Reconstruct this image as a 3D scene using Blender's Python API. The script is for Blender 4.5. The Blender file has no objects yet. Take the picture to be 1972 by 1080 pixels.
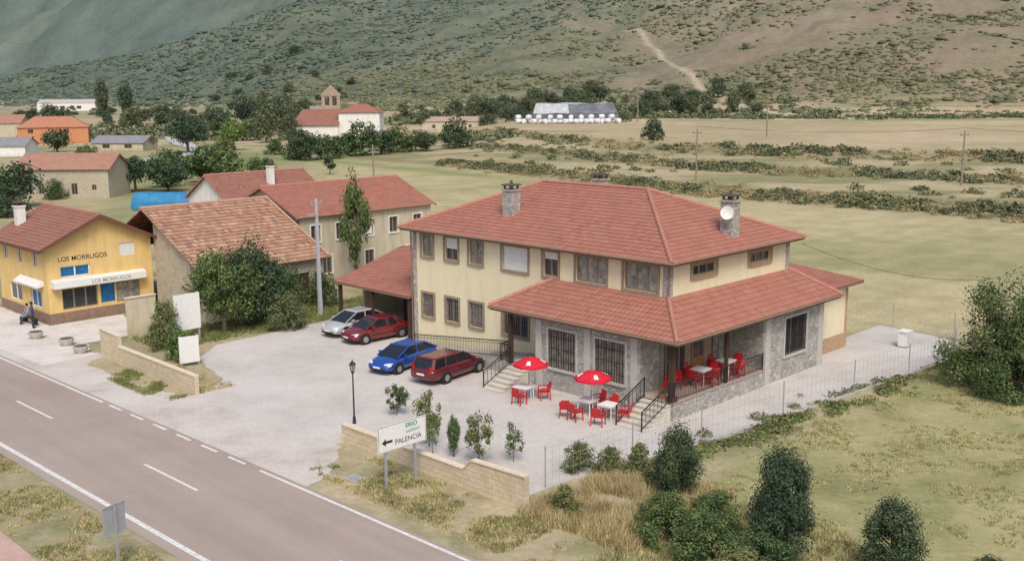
import bpy, bmesh, math, random
import numpy as np
from mathutils import Vector, Matrix
random.seed(7)
TH=.7897; CX,CY=7.4665,48.2464
cT,sT=math.cos(TH),math.sin(TH)
def S(x,y): return (CX+x*cT-y*sT, CY+x*sT+y*cT)
scene=bpy.context.scene
col=bpy.context.collection
# ---------------------------------------------------------------- materials
def nodes(name):
    m=bpy.data.materials.new(name); m.use_nodes=True
    nt=m.node_tree; b=nt.nodes["Principled BSDF"]
    return m,nt,b
def N(nt,t,**k):
    n=nt.nodes.new(t)
    for a,v in k.items(): setattr(n,a,v)
    return n
def ramp(nt,fac,stops):
    r=N(nt,"ShaderNodeValToRGB"); e=r.color_ramp.elements
    while len(e)<len(stops): e.new(.5)
    for i,(p,c) in enumerate(stops):
        e[i].position=p; e[i].color=(c[0],c[1],c[2],1)
    nt.links.new(fac,r.inputs[0]); return r.outputs[0]
def noise(nt,vec,scale,detail=4,rough=.6):
    n=N(nt,"ShaderNodeTexNoise"); n.inputs["Scale"].default_value=scale
    n.inputs["Detail"].default_value=detail; n.inputs["Roughness"].default_value=rough
    nt.links.new(vec,n.inputs["Vector"]); return n.outputs["Fac"]
def mixc(nt,f,a,b,mode='MIX'):
    n=N(nt,"ShaderNodeMix",data_type='RGBA',blend_type=mode)
    for s,v in ((0,f),(6,a),(7,b)):
        if hasattr(v,'node'): nt.links.new(v,n.inputs[s])
        elif s==0: n.inputs[0].default_value=v
        else: n.inputs[s].default_value=(v[0],v[1],v[2],1)
    return n.outputs[2]
def bump(nt,b,h,strength,dist=.02):
    n=N(nt,"ShaderNodeBump"); n.inputs["Strength"].default_value=strength; n.inputs["Distance"].default_value=dist
    nt.links.new(h,n.inputs["Height"]); nt.links.new(n.outputs[0],b.inputs["Normal"])
def scl(c,k): return tuple(x*k for x in c)
def M(name,c1,c2=None,scale=3,rough=.85,bs=0,bscale=40,metal=0,coat=0,spec=.3):
    m,nt,b=nodes(name)
    if c2 is None: c2=scl(c1,.8)
    tc=N(nt,"ShaderNodeTexCoord").outputs["Object"]
    f=noise(nt,tc,scale,5,.65)
    c=ramp(nt,f,[(.32,c2),(.66,c1)])
    nt.links.new(c,b.inputs["Base Color"])
    b.inputs["Roughness"].default_value=rough; b.inputs["Metallic"].default_value=metal
    b.inputs["Specular IOR Level"].default_value=spec
    if coat: b.inputs["Coat Weight"].default_value=coat
    if bs: bump(nt,b,noise(nt,tc,bscale,4),bs)
    return m
def plaster(name,c,stain):
    m,nt,b=nodes(name); tc=N(nt,"ShaderNodeTexCoord").outputs["Object"]
    mp=N(nt,"ShaderNodeMapping"); mp.inputs["Scale"].default_value=(1.2,1.2,.25); nt.links.new(tc,mp.inputs[0])
    f=noise(nt,mp.outputs[0],1.6,6,.7)
    c1=ramp(nt,f,[(.35,stain),(.58,c)])
    f2=noise(nt,tc,14,4)
    c2=mixc(nt,.12,c1,ramp(nt,f2,[(.3,(.1,.1,.1)),(.7,(1,1,1))]),'MULTIPLY')
    sp=N(nt,"ShaderNodeSeparateXYZ"); nt.links.new(tc,sp.inputs[0])
    g=N(nt,"ShaderNodeMapRange"); g.inputs[1].default_value=0; g.inputs[2].default_value=.9; g.inputs[3].default_value=.45; g.inputs[4].default_value=0
    nt.links.new(sp.outputs[2],g.inputs[0])
    c3=mixc(nt,g.outputs[0],c2,scl(stain,.6))
    nt.links.new(c3,b.inputs["Base Color"]); b.inputs["Roughness"].default_value=.92
    bump(nt,b,f2,.25,.01); return m
def stone(name,cols,scale=3.2,mortar=(.27,.26,.24)):
    m,nt,b=nodes(name); tc=N(nt,"ShaderNodeTexCoord").outputs["Object"]
    mp=N(nt,"ShaderNodeMapping"); mp.inputs["Scale"].default_value=(1,1,1.5); nt.links.new(tc,mp.inputs[0])
    v=N(nt,"ShaderNodeTexVoronoi"); v.inputs["Scale"].default_value=scale; nt.links.new(mp.outputs[0],v.inputs["Vector"])
    e=N(nt,"ShaderNodeTexVoronoi",feature='DISTANCE_TO_EDGE'); e.inputs["Scale"].default_value=scale; nt.links.new(mp.outputs[0],e.inputs["Vector"])
    sx=N(nt,"ShaderNodeSeparateColor"); nt.links.new(v.outputs["Color"],sx.inputs[0])
    c=ramp(nt,sx.outputs[0],[(i/(len(cols)-1),cc) for i,cc in enumerate(cols)])
    c=mixc(nt,.5,c,ramp(nt,noise(nt,tc,18,4),[(.3,(.5,.5,.5)),(.7,(1,1,1))]),'MULTIPLY')
    k=ramp(nt,e.outputs["Distance"],[(.02,(0,0,0)),(.07,(1,1,1))])
    c=mixc(nt,k,mortar,c)
    nt.links.new(c,b.inputs["Base Color"]); b.inputs["Roughness"].default_value=.95
    bump(nt,b,k,.7,.03); return m
def blocks(name,c1,c2,mortar,bw=.4,rh=.2):
    m,nt,b=nodes(name); tc=N(nt,"ShaderNodeTexCoord").outputs["Object"]
    sp=N(nt,"ShaderNodeSeparateXYZ"); nt.links.new(tc,sp.inputs[0])
    ad=N(nt,"ShaderNodeMath",operation='ADD'); nt.links.new(sp.outputs[0],ad.inputs[0]); nt.links.new(sp.outputs[1],ad.inputs[1])
    cb=N(nt,"ShaderNodeCombineXYZ"); nt.links.new(ad.outputs[0],cb.inputs[0]); nt.links.new(sp.outputs[2],cb.inputs[1])
    br=N(nt,"ShaderNodeTexBrick"); br.inputs["Scale"].default_value=1; br.inputs["Brick Width"].default_value=bw; br.inputs["Row Height"].default_value=rh
    br.inputs["Mortar Size"].default_value=.012; br.inputs["Color1"].default_value=(*c1,1); br.inputs["Color2"].default_value=(*c2,1); br.inputs["Mortar"].default_value=(*mortar,1)
    nt.links.new(cb.outputs[0],br.inputs["Vector"])
    c=mixc(nt,.4,br.outputs[0],ramp(nt,noise(nt,tc,2.5,6,.7),[(.3,(.55,.51,.46)),(.65,(1,1,1))]),'MULTIPLY')
    nt.links.new(c,b.inputs["Base Color"]); b.inputs["Roughness"].default_value=.95
    bump(nt,b,noise(nt,tc,25,4),.5,.02); return m
def tiles(name,cols,tw=.28,rh=.34,moss=(.22,.15,.115),mossamt=.35):
    m,nt,b=nodes(name); tcn=N(nt,"ShaderNodeTexCoord"); uv=tcn.outputs["UV"]; tc=tcn.outputs["Object"]
    sp=N(nt,"ShaderNodeSeparateXYZ"); nt.links.new(uv,sp.inputs[0])
    du=N(nt,"ShaderNodeMath",operation='DIVIDE'); nt.links.new(sp.outputs[0],du.inputs[0]); du.inputs[1].default_value=tw
    dv=N(nt,"ShaderNodeMath",operation='DIVIDE'); nt.links.new(sp.outputs[1],dv.inputs[0]); dv.inputs[1].default_value=rh
    fu=N(nt,"ShaderNodeMath",operation='FLOOR'); nt.links.new(du.outputs[0],fu.inputs[0])
    fv=N(nt,"ShaderNodeMath",operation='FLOOR'); nt.links.new(dv.outputs[0],fv.inputs[0])
    cb=N(nt,"ShaderNodeCombineXYZ"); nt.links.new(fu.outputs[0],cb.inputs[0]); nt.links.new(fv.outputs[0],cb.inputs[1])
    wn=N(nt,"ShaderNodeTexWhiteNoise",noise_dimensions='2D'); nt.links.new(cb.outputs[0],wn.inputs["Vector"])
    c=ramp(nt,wn.outputs["Value"],[(i/(len(cols)-1),cc) for i,cc in enumerate(cols)])
    c=mixc(nt,ramp(nt,noise(nt,tc,.6,8,.78),[(.40,(0,0,0)),(.74,(mossamt,)*3)]),c,moss)
    si=N(nt,"ShaderNodeMath",operation='PINGPONG'); nt.links.new(du.outputs[0],si.inputs[0]); si.inputs[1].default_value=.5
    k=ramp(nt,si.outputs[0],[(.0,(.6,.6,.6)),(.2,(1,1,1))])
    c=mixc(nt,.7,c,k,'MULTIPLY')
    nt.links.new(c,b.inputs["Base Color"]); b.inputs["Roughness"].default_value=.85; b.inputs["Specular IOR Level"].default_value=.25
    bump(nt,b,si.outputs[0],.5,.05); return m
def leafmat(name,dark,mid,light,scale=3.0):
    m,nt,b=nodes(name); tcn=N(nt,"ShaderNodeTexCoord"); tc=tcn.outputs["Object"]
    f=noise(nt,tc,scale,3,.6)
    c=ramp(nt,f,[(.33,dark),(.5,mid),(.68,light)])
    g=N(nt,"ShaderNodeNewGeometry"); rr=ramp(nt,g.outputs["Random Per Island"],[(0,(.65,.65,.65)),(1,(1.25,1.25,1.1))])
    c=mixc(nt,1,c,rr,'MULTIPLY')
    oi=N(nt,"ShaderNodeObjectInfo"); r2=ramp(nt,oi.outputs["Random"],[(0,(.8,.88,.88)),(1,(1.25,1.14,1))])
    c=mixc(nt,1,c,r2,'MULTIPLY')
    nt.links.new(c,b.inputs["Base Color"]); b.inputs["Roughness"].default_value=.7; b.inputs["Specular IOR Level"].default_value=.2
    return m
cream=plaster("cream_plaster",(.80,.71,.49),(.73,.64,.43))
creamyard=plaster("yellow_plaster",(.76,.54,.22),(.65,.45,.18))
palecream=plaster("pale_cream_plaster",(.66,.58,.42),(.5,.44,.31))
beige=plaster("beige_plaster",(.55,.49,.37),(.42,.37,.28))
white=plaster("white_plaster",(.80,.79,.75),(.66,.64,.60))
orange=plaster("orange_plaster",(.58,.26,.13),(.5,.21,.1))
greystone=stone("grey_stone",[(.30,.29,.27),(.50,.47,.43),(.40,.385,.36),(.58,.55,.50)])
brownstone=M("brown_stone_trim",(.34,.27,.21),(.25,.195,.15),5)
oldstone=stone("old_stone",[(.42,.37,.28),(.55,.49,.37),(.48,.42,.32)],2.5,(.45,.40,.31))
wallblock=blocks("cream_block",(.68,.57,.41),(.60,.50,.35),(.46,.39,.29))
T1=tiles("red_tile",[(.33,.13,.092),(.39,.165,.12),(.36,.147,.105),(.41,.182,.135)])
T2=tiles("old_orange_tile",[(.30,.155,.10),(.44,.25,.16),(.38,.20,.125),(.54,.36,.25),(.42,.22,.14),(.26,.14,.10),(.48,.30,.20)],.26,.42,(.34,.23,.17),.6)
T3=tiles("weathered_red_tile",[(.26,.11,.08),(.34,.155,.115),(.30,.135,.10)],.3,.4,(.2,.14,.11),.5)
T4=tiles("brown_red_tile",[(.35,.17,.12),(.44,.23,.17),(.39,.20,.145)],.3,.4,(.33,.26,.2),.6)
Tg=tiles("grey_slate",[(.22,.23,.26),(.29,.30,.33)],.3,.4,(.33,.33,.34),.4)
ridgem=M("ridge_tile_clay",(.44,.22,.165),(.35,.155,.12),6)
soff=M("brown_soffit_wood",(.26,.16,.11),(.18,.11,.08),8)
wood=M("dark_wood",(.08,.045,.03),(.05,.03,.02),10)
iron=M("black_iron",(.02,.02,.022),None,5,.5,spec=.5)
grim=M("grey_grille",(.16,.15,.14),None,5,.6,spec=.4)
steel=M("galvanised_steel",(.42,.44,.46),(.34,.36,.38),6,.5,metal=.3)
framem=M("brown_frame",(.30,.22,.16),None,8,.5)
whitep=M("white_paint",(.78,.78,.76),(.68,.68,.66),6,.6)
glass=M("window_glass",(.06,.065,.07),(.03,.033,.036),2,.12,spec=.6)
glassb=M("window_curtain",(.40,.385,.35),(.10,.10,.10),3.5,.3,spec=.5)
dark=M("dark_interior",(.02,.018,.016),None,3,.9)
concr=M("concrete",(.46,.44,.41),(.34,.32,.29),1.5,.95,.3,20)
stepm=M("pale_step_stone",(.62,.57,.50),(.48,.44,.38),4,.9)
bluep=M("blue_poster",(.03,.18,.42),(.02,.09,.24),2,.4)
blacktext=M("black_lettering",(.04,.038,.035),None,5,.7)
greentext=M("green_lettering",(.02,.25,.12),None,5,.6)
greytext=M("grey_lettering",(.28,.30,.34),None,5,.7)
redpl=M("red_plastic",(.55,.02,.03),(.45,.015,.02),5,.45,spec=.5)
redcl=M("red_canvas",(.62,.02,.04),(.5,.015,.03),5,.75)
whitecl=M("white_canvas",(.8,.76,.74),None,5,.8)
bark=M("bark",(.15,.12,.09),(.08,.065,.05),12,.95,.4,30)
gutm=M("brown_gutter",(.25,.17,.13)); capm=M("soot_cap",(.12,.10,.09)); copm=M("pale_coping",(.70,.60,.46),(.6,.5,.38),4); terram=M("terracotta",(.45,.2,.1))
LF=[leafmat("leaf_green",(.04,.07,.032),(.085,.13,.055),(.145,.20,.085),5),
    leafmat("leaf_dark",(.028,.05,.034),(.055,.087,.053),(.10,.135,.075),5),
    leafmat("leaf_bright",(.06,.10,.03),(.13,.20,.06),(.22,.30,.10),5),
    leafmat("leaf_sage",(.07,.095,.045),(.14,.165,.08),(.21,.23,.12),5)]
LF_HAZE=[leafmat("hazed_leaf_green",(.065,.09,.06),(.10,.13,.08),(.145,.18,.105),5),  # leaf colours of far trees, with distance haze painted in
     leafmat("hazed_leaf_dark",(.055,.08,.06),(.08,.11,.077),(.115,.145,.098),5),leafmat("hazed_leaf_bright",(.08,.12,.05),(.14,.2,.08),(.2,.26,.11),5),LF[3]]
# ---------------------------------------------------------------- mesh builder
class FR:
    def __init__(s,base,U,Nn): s.b=Vector(base); s.U=Vector(U); s.N=Vector(Nn); s.Z=Vector((0,0,1))
    def p(s,u,z,n=0): return s.b+s.U*u+s.Z*z+s.N*n
class MB:
    def __init__(s): s.v=[];s.f=[];s.m=[];s.uv=[]
    def add(s,vs,fs,mi=0,uv=None):
        o=len(s.v); s.v+= [tuple(v) for v in vs]
        for i,f in enumerate(fs):
            s.f.append([a+o for a in f]); s.m.append(mi); s.uv.append(uv[i] if uv else None)
    def hexa(s,P,mi=0):
        s.add(P,[(3,2,1,0),(4,5,6,7),(0,1,5,4),(1,2,6,5),(2,3,7,6),(3,0,4,7)],mi)
    def box(s,x0,x1,y0,y1,z0,z1,mi=0):
        s.hexa([(x0,y0,z0),(x1,y0,z0),(x1,y1,z0),(x0,y1,z0),(x0,y0,z1),(x1,y0,z1),(x1,y1,z1),(x0,y1,z1)],mi)
    def ob(s,fr,u0,u1,z0,z1,n0,n1,mi=0):
        s.hexa([fr.p(u0,z0,n0),fr.p(u1,z0,n0),fr.p(u1,z0,n1),fr.p(u0,z0,n1),fr.p(u0,z1,n0),fr.p(u1,z1,n0),fr.p(u1,z1,n1),fr.p(u0,z1,n1)],mi)
    def cyl(s,p,q,r0,r1=None,n=8,mi=0):
        if r1 is None: r1=r0
        p=Vector(p);q=Vector(q);d=(q-p).normalized(); a=d.orthogonal().normalized(); b=d.cross(a)
        vs=[]
        for c,r in((p,r0),(q,r1)):
            for i in range(n):
                t=2*math.pi*i/n; vs.append(c+a*math.cos(t)*r+b*math.sin(t)*r)
        s.add(vs,[(i,(i+1)%n,n+(i+1)%n,n+i) for i in range(n)]+[tuple(range(n-1,-1,-1)),tuple(range(n,2*n))],mi)
    def bar(s,p,q,w,h,mi=0):
        p=Vector(p);q=Vector(q);d=(q-p).normalized(); up=Vector((0,0,1)) if abs(d.z)<.95 else Vector((1,0,0))
        a=d.cross(up).normalized()*w/2; b=a.cross(d).normalized()*h/2
        s.hexa([p-a-b,p+a-b,q+a-b,q-a-b,p-a+b,p+a+b,q+a+b,q-a+b],mi)
    def wall(s,fr,u0,u1,z0,z1,holes,depth=.2,mi=0):
        us=sorted(set([u0,u1]+[h[0] for h in holes]+[h[1] for h in holes])); zs=sorted(set([z0,z1]+[h[2] for h in holes]+[h[3] for h in holes]))
        for a,b in zip(us,us[1:]):
            for c,d in zip(zs,zs[1:]):
                mu,mz=(a+b)/2,(c+d)/2
                if any(h[0]<mu<h[1] and h[2]<mz<h[3] for h in holes): continue
                s.add([fr.p(a,c),fr.p(b,c),fr.p(b,d),fr.p(a,d)],[(0,1,2,3)],mi)
        for h in holes:
            q=[(h[0],h[2]),(h[1],h[2]),(h[1],h[3]),(h[0],h[3])]
            for i in range(4):
                a,b=q[i],q[(i+1)%4]
                s.add([fr.p(*a),fr.p(*b),fr.p(b[0],b[1],-depth),fr.p(a[0],a[1],-depth)],[(0,1,2,3)],mi)
            s.add([fr.p(x,z,-depth) for x,z in q],[(0,1,2,3)],mi)
    def roof(s,e0,e1,r1,r0,mi=0,ch=.34,lift=.028):
        e0,e1,r0,r1=map(Vector,(e0,e1,r0,r1)); U=(e1-e0).normalized()
        up=(r0-e0); up=up-U*up.dot(U); ln=up.length; upn=up.normalized(); nn=U.cross(upn)
        if nn.z<0: nn=-nn
        n=max(1,round(ln/ch))
        for k in range(n):
            t0,t1=k/n,(k+1)/n
            a=e0.lerp(r0,t0);b=e1.lerp(r1,t0);c=e1.lerp(r1,t1);d=e0.lerp(r0,t1)
            P=[a+nn*lift,b+nn*lift,c,d,a-nn*.01,b-nn*.01]
            U_=lambda p:(p-e0).dot(U)
            uv1=[(U_(a),k*ch+.01),(U_(b),k*ch+.01),(U_(c),(k+1)*ch-.01),(U_(d),(k+1)*ch-.01)]
            fs=[(0,1,2,3),(4,5,1,0)]
            if (c-d).length<1e-4: fs=[(0,1,2),(4,5,1,0)]; uvs=[uv1[:3],[uv1[0],uv1[1],uv1[1],uv1[0]]]
            else: uvs=[uv1,[uv1[0],uv1[1],uv1[1],uv1[0]]]
            s.add(P,fs,mi,uvs)
    def out(s,name,mats,parent=None,smooth=False,loc=None,rot=0,fixn=False):
        me=bpy.data.meshes.new(name); me.from_pydata(s.v,[],s.f)
        for m in (mats if isinstance(mats,(list,tuple)) else [mats]): me.materials.append(m)
        me.polygons.foreach_set("material_index",s.m)
        if any(u is not None for u in s.uv):
            ul=me.uv_layers.new(name="UVMap")
            for p,u in zip(me.polygons,s.uv):
                if u:
                    for li,c in zip(p.loop_indices,u): ul.data[li].uv=c
        if smooth: me.polygons.foreach_set("use_smooth",[True]*len(me.polygons))
        me.update()
        if fixn:
            bm=bmesh.new();bm.from_mesh(me);bmesh.ops.recalc_face_normals(bm,faces=bm.faces);bm.to_mesh(me);bm.free()
        o=bpy.data.objects.new(name,me); col.objects.link(o)
        if parent: o.parent=parent
        if loc: o.location=loc
        o.rotation_euler=(0,0,rot); return o
def thing(name,label,cat,X,Y,rot=0,z=0,group=None):
    o=bpy.data.objects.new(name,None); o.empty_display_size=.2; col.objects.link(o)
    o.location=(X,Y,z); o.rotation_euler=(0,0,rot); o["label"]=label; o["category"]=cat
    if group: o["group"]=group
    return o
def sthing(name,label,cat,x,y,rot=0,z=0,group=None):
    X,Y=S(x,y); return thing(name,label,cat,X,Y,TH+rot,z,group)
def dup(root,X,Y,rot,z=None):
    def rec(o,par):
        c=o.copy(); col.objects.link(c)
        if par: c.parent=par
        for ch in kids.get(o.name,[]): rec(ch,c)
        return c
    kids={}
    def walk(o):
        kids[o.name]=list(o.children)
        for ch in o.children: walk(ch)
    walk(root)
    c=rec(root,None); c.location=(X,Y,root.location.z if z is None else z); c.rotation_euler=(0,0,rot)
    return c
def text(name,body,size,mat,parent,pos,U,Nn,ext=.004,align='LEFT',sx=1.0,off=.012):
    cu=bpy.data.curves.new(name,"FONT"); cu.body=body; cu.size=size; cu.extrude=ext; cu.align_x=align; cu.offset=size*off
    t=bpy.data.objects.new(name,cu); col.objects.link(t)
    bpy.context.view_layer.update()
    me=bpy.data.meshes.new_from_object(t.evaluated_get(bpy.context.evaluated_depsgraph_get()))
    bpy.data.objects.remove(t); me.materials.clear(); me.materials.append(mat)
    U=Vector(U);Nn=Vector(Nn);Z=Vector((0,0,1)); Mx=Matrix((U*sx,Z,Nn)).transposed().to_4x4(); Mx.translation=Vector(pos)
    me.transform(Mx); o=bpy.data.objects.new(name,me); col.objects.link(o); o.parent=parent; return o
def window(par,fr,u0,u1,z0,z1,mull=1,surround=brownstone,sw=.14,blind=0,grille=False,fm=framem,depth=.14,gl=glass,name="window",gm_=None):
    g=MB(); g.ob(fr,u0,u1,z0,z1,-depth-.02,-depth+.01); w=g.out(name,gl,par)
    f=MB(); t=.07
    f.ob(fr,u0,u0+t,z0,z1,-depth+.012,-depth+.06); f.ob(fr,u1-t,u1,z0,z1,-depth+.012,-depth+.06)
    f.ob(fr,u0+t,u1-t,z0,z0+t,-depth+.012,-depth+.06); f.ob(fr,u0+t,u1-t,z1-t,z1,-depth+.012,-depth+.06)
    for i in range(mull):
        c=u0+(u1-u0)*(i+1)/(mull+1); f.ob(fr,c-.045,c+.045,z0+t,z1-t,-depth+.012,-depth+.058)
    f.out("frame",fm,w)
    if surround:
        s=MB(); s.ob(fr,u0-sw,u0,z0-sw,z1+sw,.003,.05); s.ob(fr,u1,u1+sw,z0-sw,z1+sw,.003,.05)
        s.ob(fr,u0,u1,z1,z1+sw,.003,.05); s.out("surround",surround,w)
        s=MB(); s.ob(fr,u0,u1,z0-sw,z0,.003,.09); s.out("sill",surround,w)
    if blind:
        b=MB(); n=int((z1-z0)*blind/.06)
        for i in range(n): b.ob(fr,u0+t,u1-t,z1-t-(i+1)*.06+.006,z1-t-i*.06,-depth+.02,-depth+.075)
        b.out("roller_blind",whitep,w)
    if grille:
        b=MB(); k=max(3,int((u1-u0)/.16))
        for i in range(k+1):
            c=u0+.02+(u1-u0-.04)*i/k; b.ob(fr,c-.014,c+.014,z0,z1,-.03,-.002)
        for zz in (.2,.5,.8):
            c=z0+(z1-z0)*zz; b.ob(fr,u0,u1,c-.016,c+.016,-.045,-.032)
        b.out("grille",gm_ or grim,w)
    return w
def ridge(mb,p,q,r=.12,mi=0):
    p=Vector(p);q=Vector(q); n=max(1,int((q-p).length/.45))
    for i in range(n):
        mb.cyl(p.lerp(q,i/n),p.lerp(q,(i+1.06)/n),r,r*.86,8,mi)
def chimney(par,x,y,z0,z1,w,mat):
    c=MB(); c.box(x-w/2,x+w/2,y-w/2,y+w/2,z0,z1-.35)
    c.box(x-w/2-.06,x+w/2+.06,y-w/2-.06,y+w/2+.06,z1-.35,z1-.25)
    o=c.out("chimney",mat,par)
    d=MB()
    for a in (-1,1):
        for b in (-1,1): d.box(x+a*w*.36-.05,x+a*w*.36+.05,y+b*w*.36-.05,y+b*w*.36+.05,z1-.25,z1-.05)
    d.box(x-w/2-.04,x+w/2+.04,y-w/2-.04,y+w/2+.04,z1-.05,z1+.03); d.cyl((x,y,z1+.03),(x,y,z1+.25),.1,.07,8)
    d.cyl((x,y,z1-.25),(x,y,z1-.05),.12,.1,8)
    d.out("chimney_cap",capm,o); return o
# ---------------------------------------------------------------- terrain
def h2(ix,iy,s):
    n=(ix.astype(np.int64)*374761393+iy.astype(np.int64)*668265263+s*974634777)&0x7fffffff
    n=(n^(n>>13))*1274126177&0x7fffffff
    return ((n^(n>>16))&0xffff)/65535.
def vn(x,y,s=0):
    ix=np.floor(x);iy=np.floor(y);fx=x-ix;fy=y-iy;fx=fx*fx*(3-2*fx);fy=fy*fy*(3-2*fy)
    return (h2(ix,iy,s)*(1-fx)+h2(ix+1,iy,s)*fx)*(1-fy)+(h2(ix,iy+1,s)*(1-fx)+h2(ix+1,iy+1,s)*fx)*fy
def fbm(x,y,s=0,o=5):
    a=.5;t=0;n=0
    for i in range(o): t=t+a*vn(x*2**i+i*17.3,y*2**i-i*9.1,s+i); n+=a; a*=.55
    return t/n
AX=[-400,-50,-4.7,27,37,59.5,120,300]; AY=[400,250,203,150,141,119,72,20]
BX=[-400,-50,2.6,7.7,37,92,200,400]; BY=[500,400,315,280,228,186,110,60]
DX=[-400,-50,0,37,75,150,400]; DY=[450,320,245,183,153,97,50]
TRK=np.array([(86,785),(94,765),(97,738),(99,728),(103,690),(105,665),(110,640),(111,612),(112,580),(113,556),(117,530),(124,505),(129,480),(138,455),(142,430)],float)
def trkd(X,Y):
    d=np.full(X.shape,1e9)
    for a,b in zip(TRK,TRK[1:]):
        ab=b-a; t=np.clip(((X-a[0])*ab[0]+(Y-a[1])*ab[1])/(ab@ab),0,1)
        d=np.minimum(d,np.hypot(X-a[0]-t*ab[0],(Y-a[1]-t*ab[1])*.5))
    return d
def hgt(X,Y):
    X=np.asarray(X,float);Y=np.asarray(Y,float)
    t=X/np.maximum(Y,1)
    Yb=np.interp(t,[-.6,-.35,-.2,.0,.2,.3,.5],[1100,850,600,520,480,460,430])
    s=np.interp(t,[-.6,-.3,0,.12,.3,.5],[.22,.26,.26,.33,.40,.44])
    d=np.maximum(Y-Yb,0); r=s*(d-110*(1-np.exp(-d/110)))
    e=np.interp(t,[-.6,-.5,-.37,-.29,-.2,0],[.003,.014,.040,.070,.12,.28]); Hc=15+e*1150
    r=Hc*(1-np.exp(-(r/Hc)**1.5))**(1/1.5)
    far=np.maximum(Y-1500,0)*np.interp(t,[-.6,-.3,0],[.34,.42,.45])
    k=np.clip(d/250,0,1)
    n=(fbm(X/110+3,Y/150,5)-.5)*38*k+(fbm(X/28,Y/34,9)-.5)*9*k+ (fbm(X/320,Y/420,19)-.5)*260*np.clip((Y-1500)/500,0,1)+(fbm(X/60,Y/80,23)-.5)*50*np.clip((Y-1500)/500,0,1)
    flat=(fbm(X/60,Y/60,2)-.5)*1.6*np.clip((Y-130)/120,0,1)*np.clip(1-d/50,0,1)
    A=np.interp(X,AX,AY);B=np.interp(X,BX,BY);D=np.interp(X,DX,DY)
    near=np.clip((X+25)/20,0,1)
    bk=near*.9/(1+np.exp(-np.clip((Y-A)/1.5,-30,30)))+near*.7/(1+np.exp(-np.clip((Y-D)/1.8,-30,30)))+near*1.2/(1+np.exp(-np.clip((Y-B)/2.5,-30,30)))
    return r+far+n+flat+bk
def hz(X,Y): return float(hgt(np.array([X]),np.array([Y]))[0])
def L3(a,b,f): return a*(1-f[...,None])+b*f[...,None]
def colr(X,Y,Zh):
    c=np.zeros(X.shape+(3,)); C=lambda *a:np.array(a)
    sx,sy=(X-CX)*cT+(Y-CY)*sT,-(X-CX)*sT+(Y-CY)*cT
    A=np.interp(X,AX,AY);B=np.interp(X,BX,BY);D=np.interp(X,DX,DY)
    n1=fbm(X/9,Y/9,11);n2=fbm(X/2.2,Y/2.2,12);n3=fbm(X/35,Y/45,13)
    g=np.clip((n1-.47)*5,0,1); g2=np.clip((n2-.5)*5,0,1)
    c[:]=L3(L3(C(.43,.365,.25),C(.29,.27,.155),g),C(.18,.20,.09),g2*.6)
    m=np.clip((-(sy+6))/2,0,1)*np.clip((sx+17)/4,0,1)
    c=L3(c,L3(L3(C(.385,.35,.19),C(.27,.28,.13),g),C(.18,.20,.085),g2*.55),m)
    rows=.5+.5*np.sin((sy*1.0+2.5*vn(sx/12,sy/12,3))*2*np.pi/3.2)
    hf=L3(C(.47,.405,.25),C(.37,.33,.19),np.clip(rows*.5+(n2-.5)*1.5+(n3-.5)*2,0,1))
    hf=L3(hf,C(.28,.285,.145),np.clip((n3-.52)*5,0,.5))
    hf=L3(hf,C(.20,.25,.10)*np.ones_like(c),np.exp(-((Y-A+16)/5)**2)*np.clip((5-X)/10,0,1)*.7)
    m=np.clip((sy+3.5)/1.5,0,1)*np.clip((sx-7)/1,0,1); m=np.maximum(m,np.clip((sx-23)/3,0,1)); m=np.maximum(m,np.clip((Y-95)/10,0,1)*np.clip((X+60)/20,0,1))
    c=L3(c,hf,m)
    st=L3(C(.44,.375,.245),C(.27,.26,.145),np.clip((fbm(X/14,Y/10,21)-.45)*5,0,1)); c=L3(c,st,np.clip((Y-A)/2,0,1))
    for Q,wd in ((A,6),(D,5)): c=L3(c,C(.235,.21,.125)*np.ones_like(c),np.exp(-((Y-Q)/wd)**2)*.8)
    tf=L3(C(.50,.40,.275),C(.40,.34,.22),np.clip((n3-.4)*4,0,1)); c=L3(c,tf,np.clip((Y-B)/3,0,1))
    c=L3(c,C(.28,.29,.16)*np.ones_like(c),np.clip((vn(X/90,(Y+X*.25)/26,88)-.58)*6,0,.75)*np.clip((Y-B)/20,0,1))
    c=L3(c,C(.25,.23,.14)*np.ones_like(c),np.exp(-((Y-B)/9)**2)*.75)
    m=np.clip((-30-X)/25,0,1)*np.clip((Y-80)/20,0,1)*np.clip((300-Y)/60,0,1); c=L3(c,L3(C(.24,.26,.13),C(.41,.355,.22),np.clip((n3-.42)*5,0,1)),m)
    t=X/np.maximum(Y,1); k=np.clip((Zh-4)/8,0,1)
    s1=np.clip((fbm(X/22,Y/16,31)-.46)*4,0,1)
    earth=L3(C(.18,.178,.122),C(.27,.212,.155),np.clip((t-.0)*6,0,1)); earth=L3(earth,C(.215,.205,.13),np.clip((fbm(X/60,Y/40,33)-.42)*4,0,1)*.75)
    earth=L3(earth,C(.33,.26,.195)*np.ones_like(c),np.clip((fbm(X/40,Y/30,39)-.62)*6,0,.6)*np.clip(t*8,0,1))
    scrub=L3(C(.105,.13,.09),C(.145,.155,.10),np.clip(t*6,0,1))
    hl=L3(earth,scrub,np.clip(s1*np.clip(.85-t*.8,.5,1)+np.clip(-t*1.8,0,.5),0,1)); c=L3(c,hl,k)
    m=np.clip((vn(X/70,(Y-X*.3)/17,91)-.45)*5,0,.9)*np.clip(1-np.abs(t+.01)/.13,0,1)**.5*np.clip((Y-480)/20,0,1)*np.clip((640-Y)/30,0,1)
    c=L3(c,C(.36,.32,.21)*np.ones_like(c),m)
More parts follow.
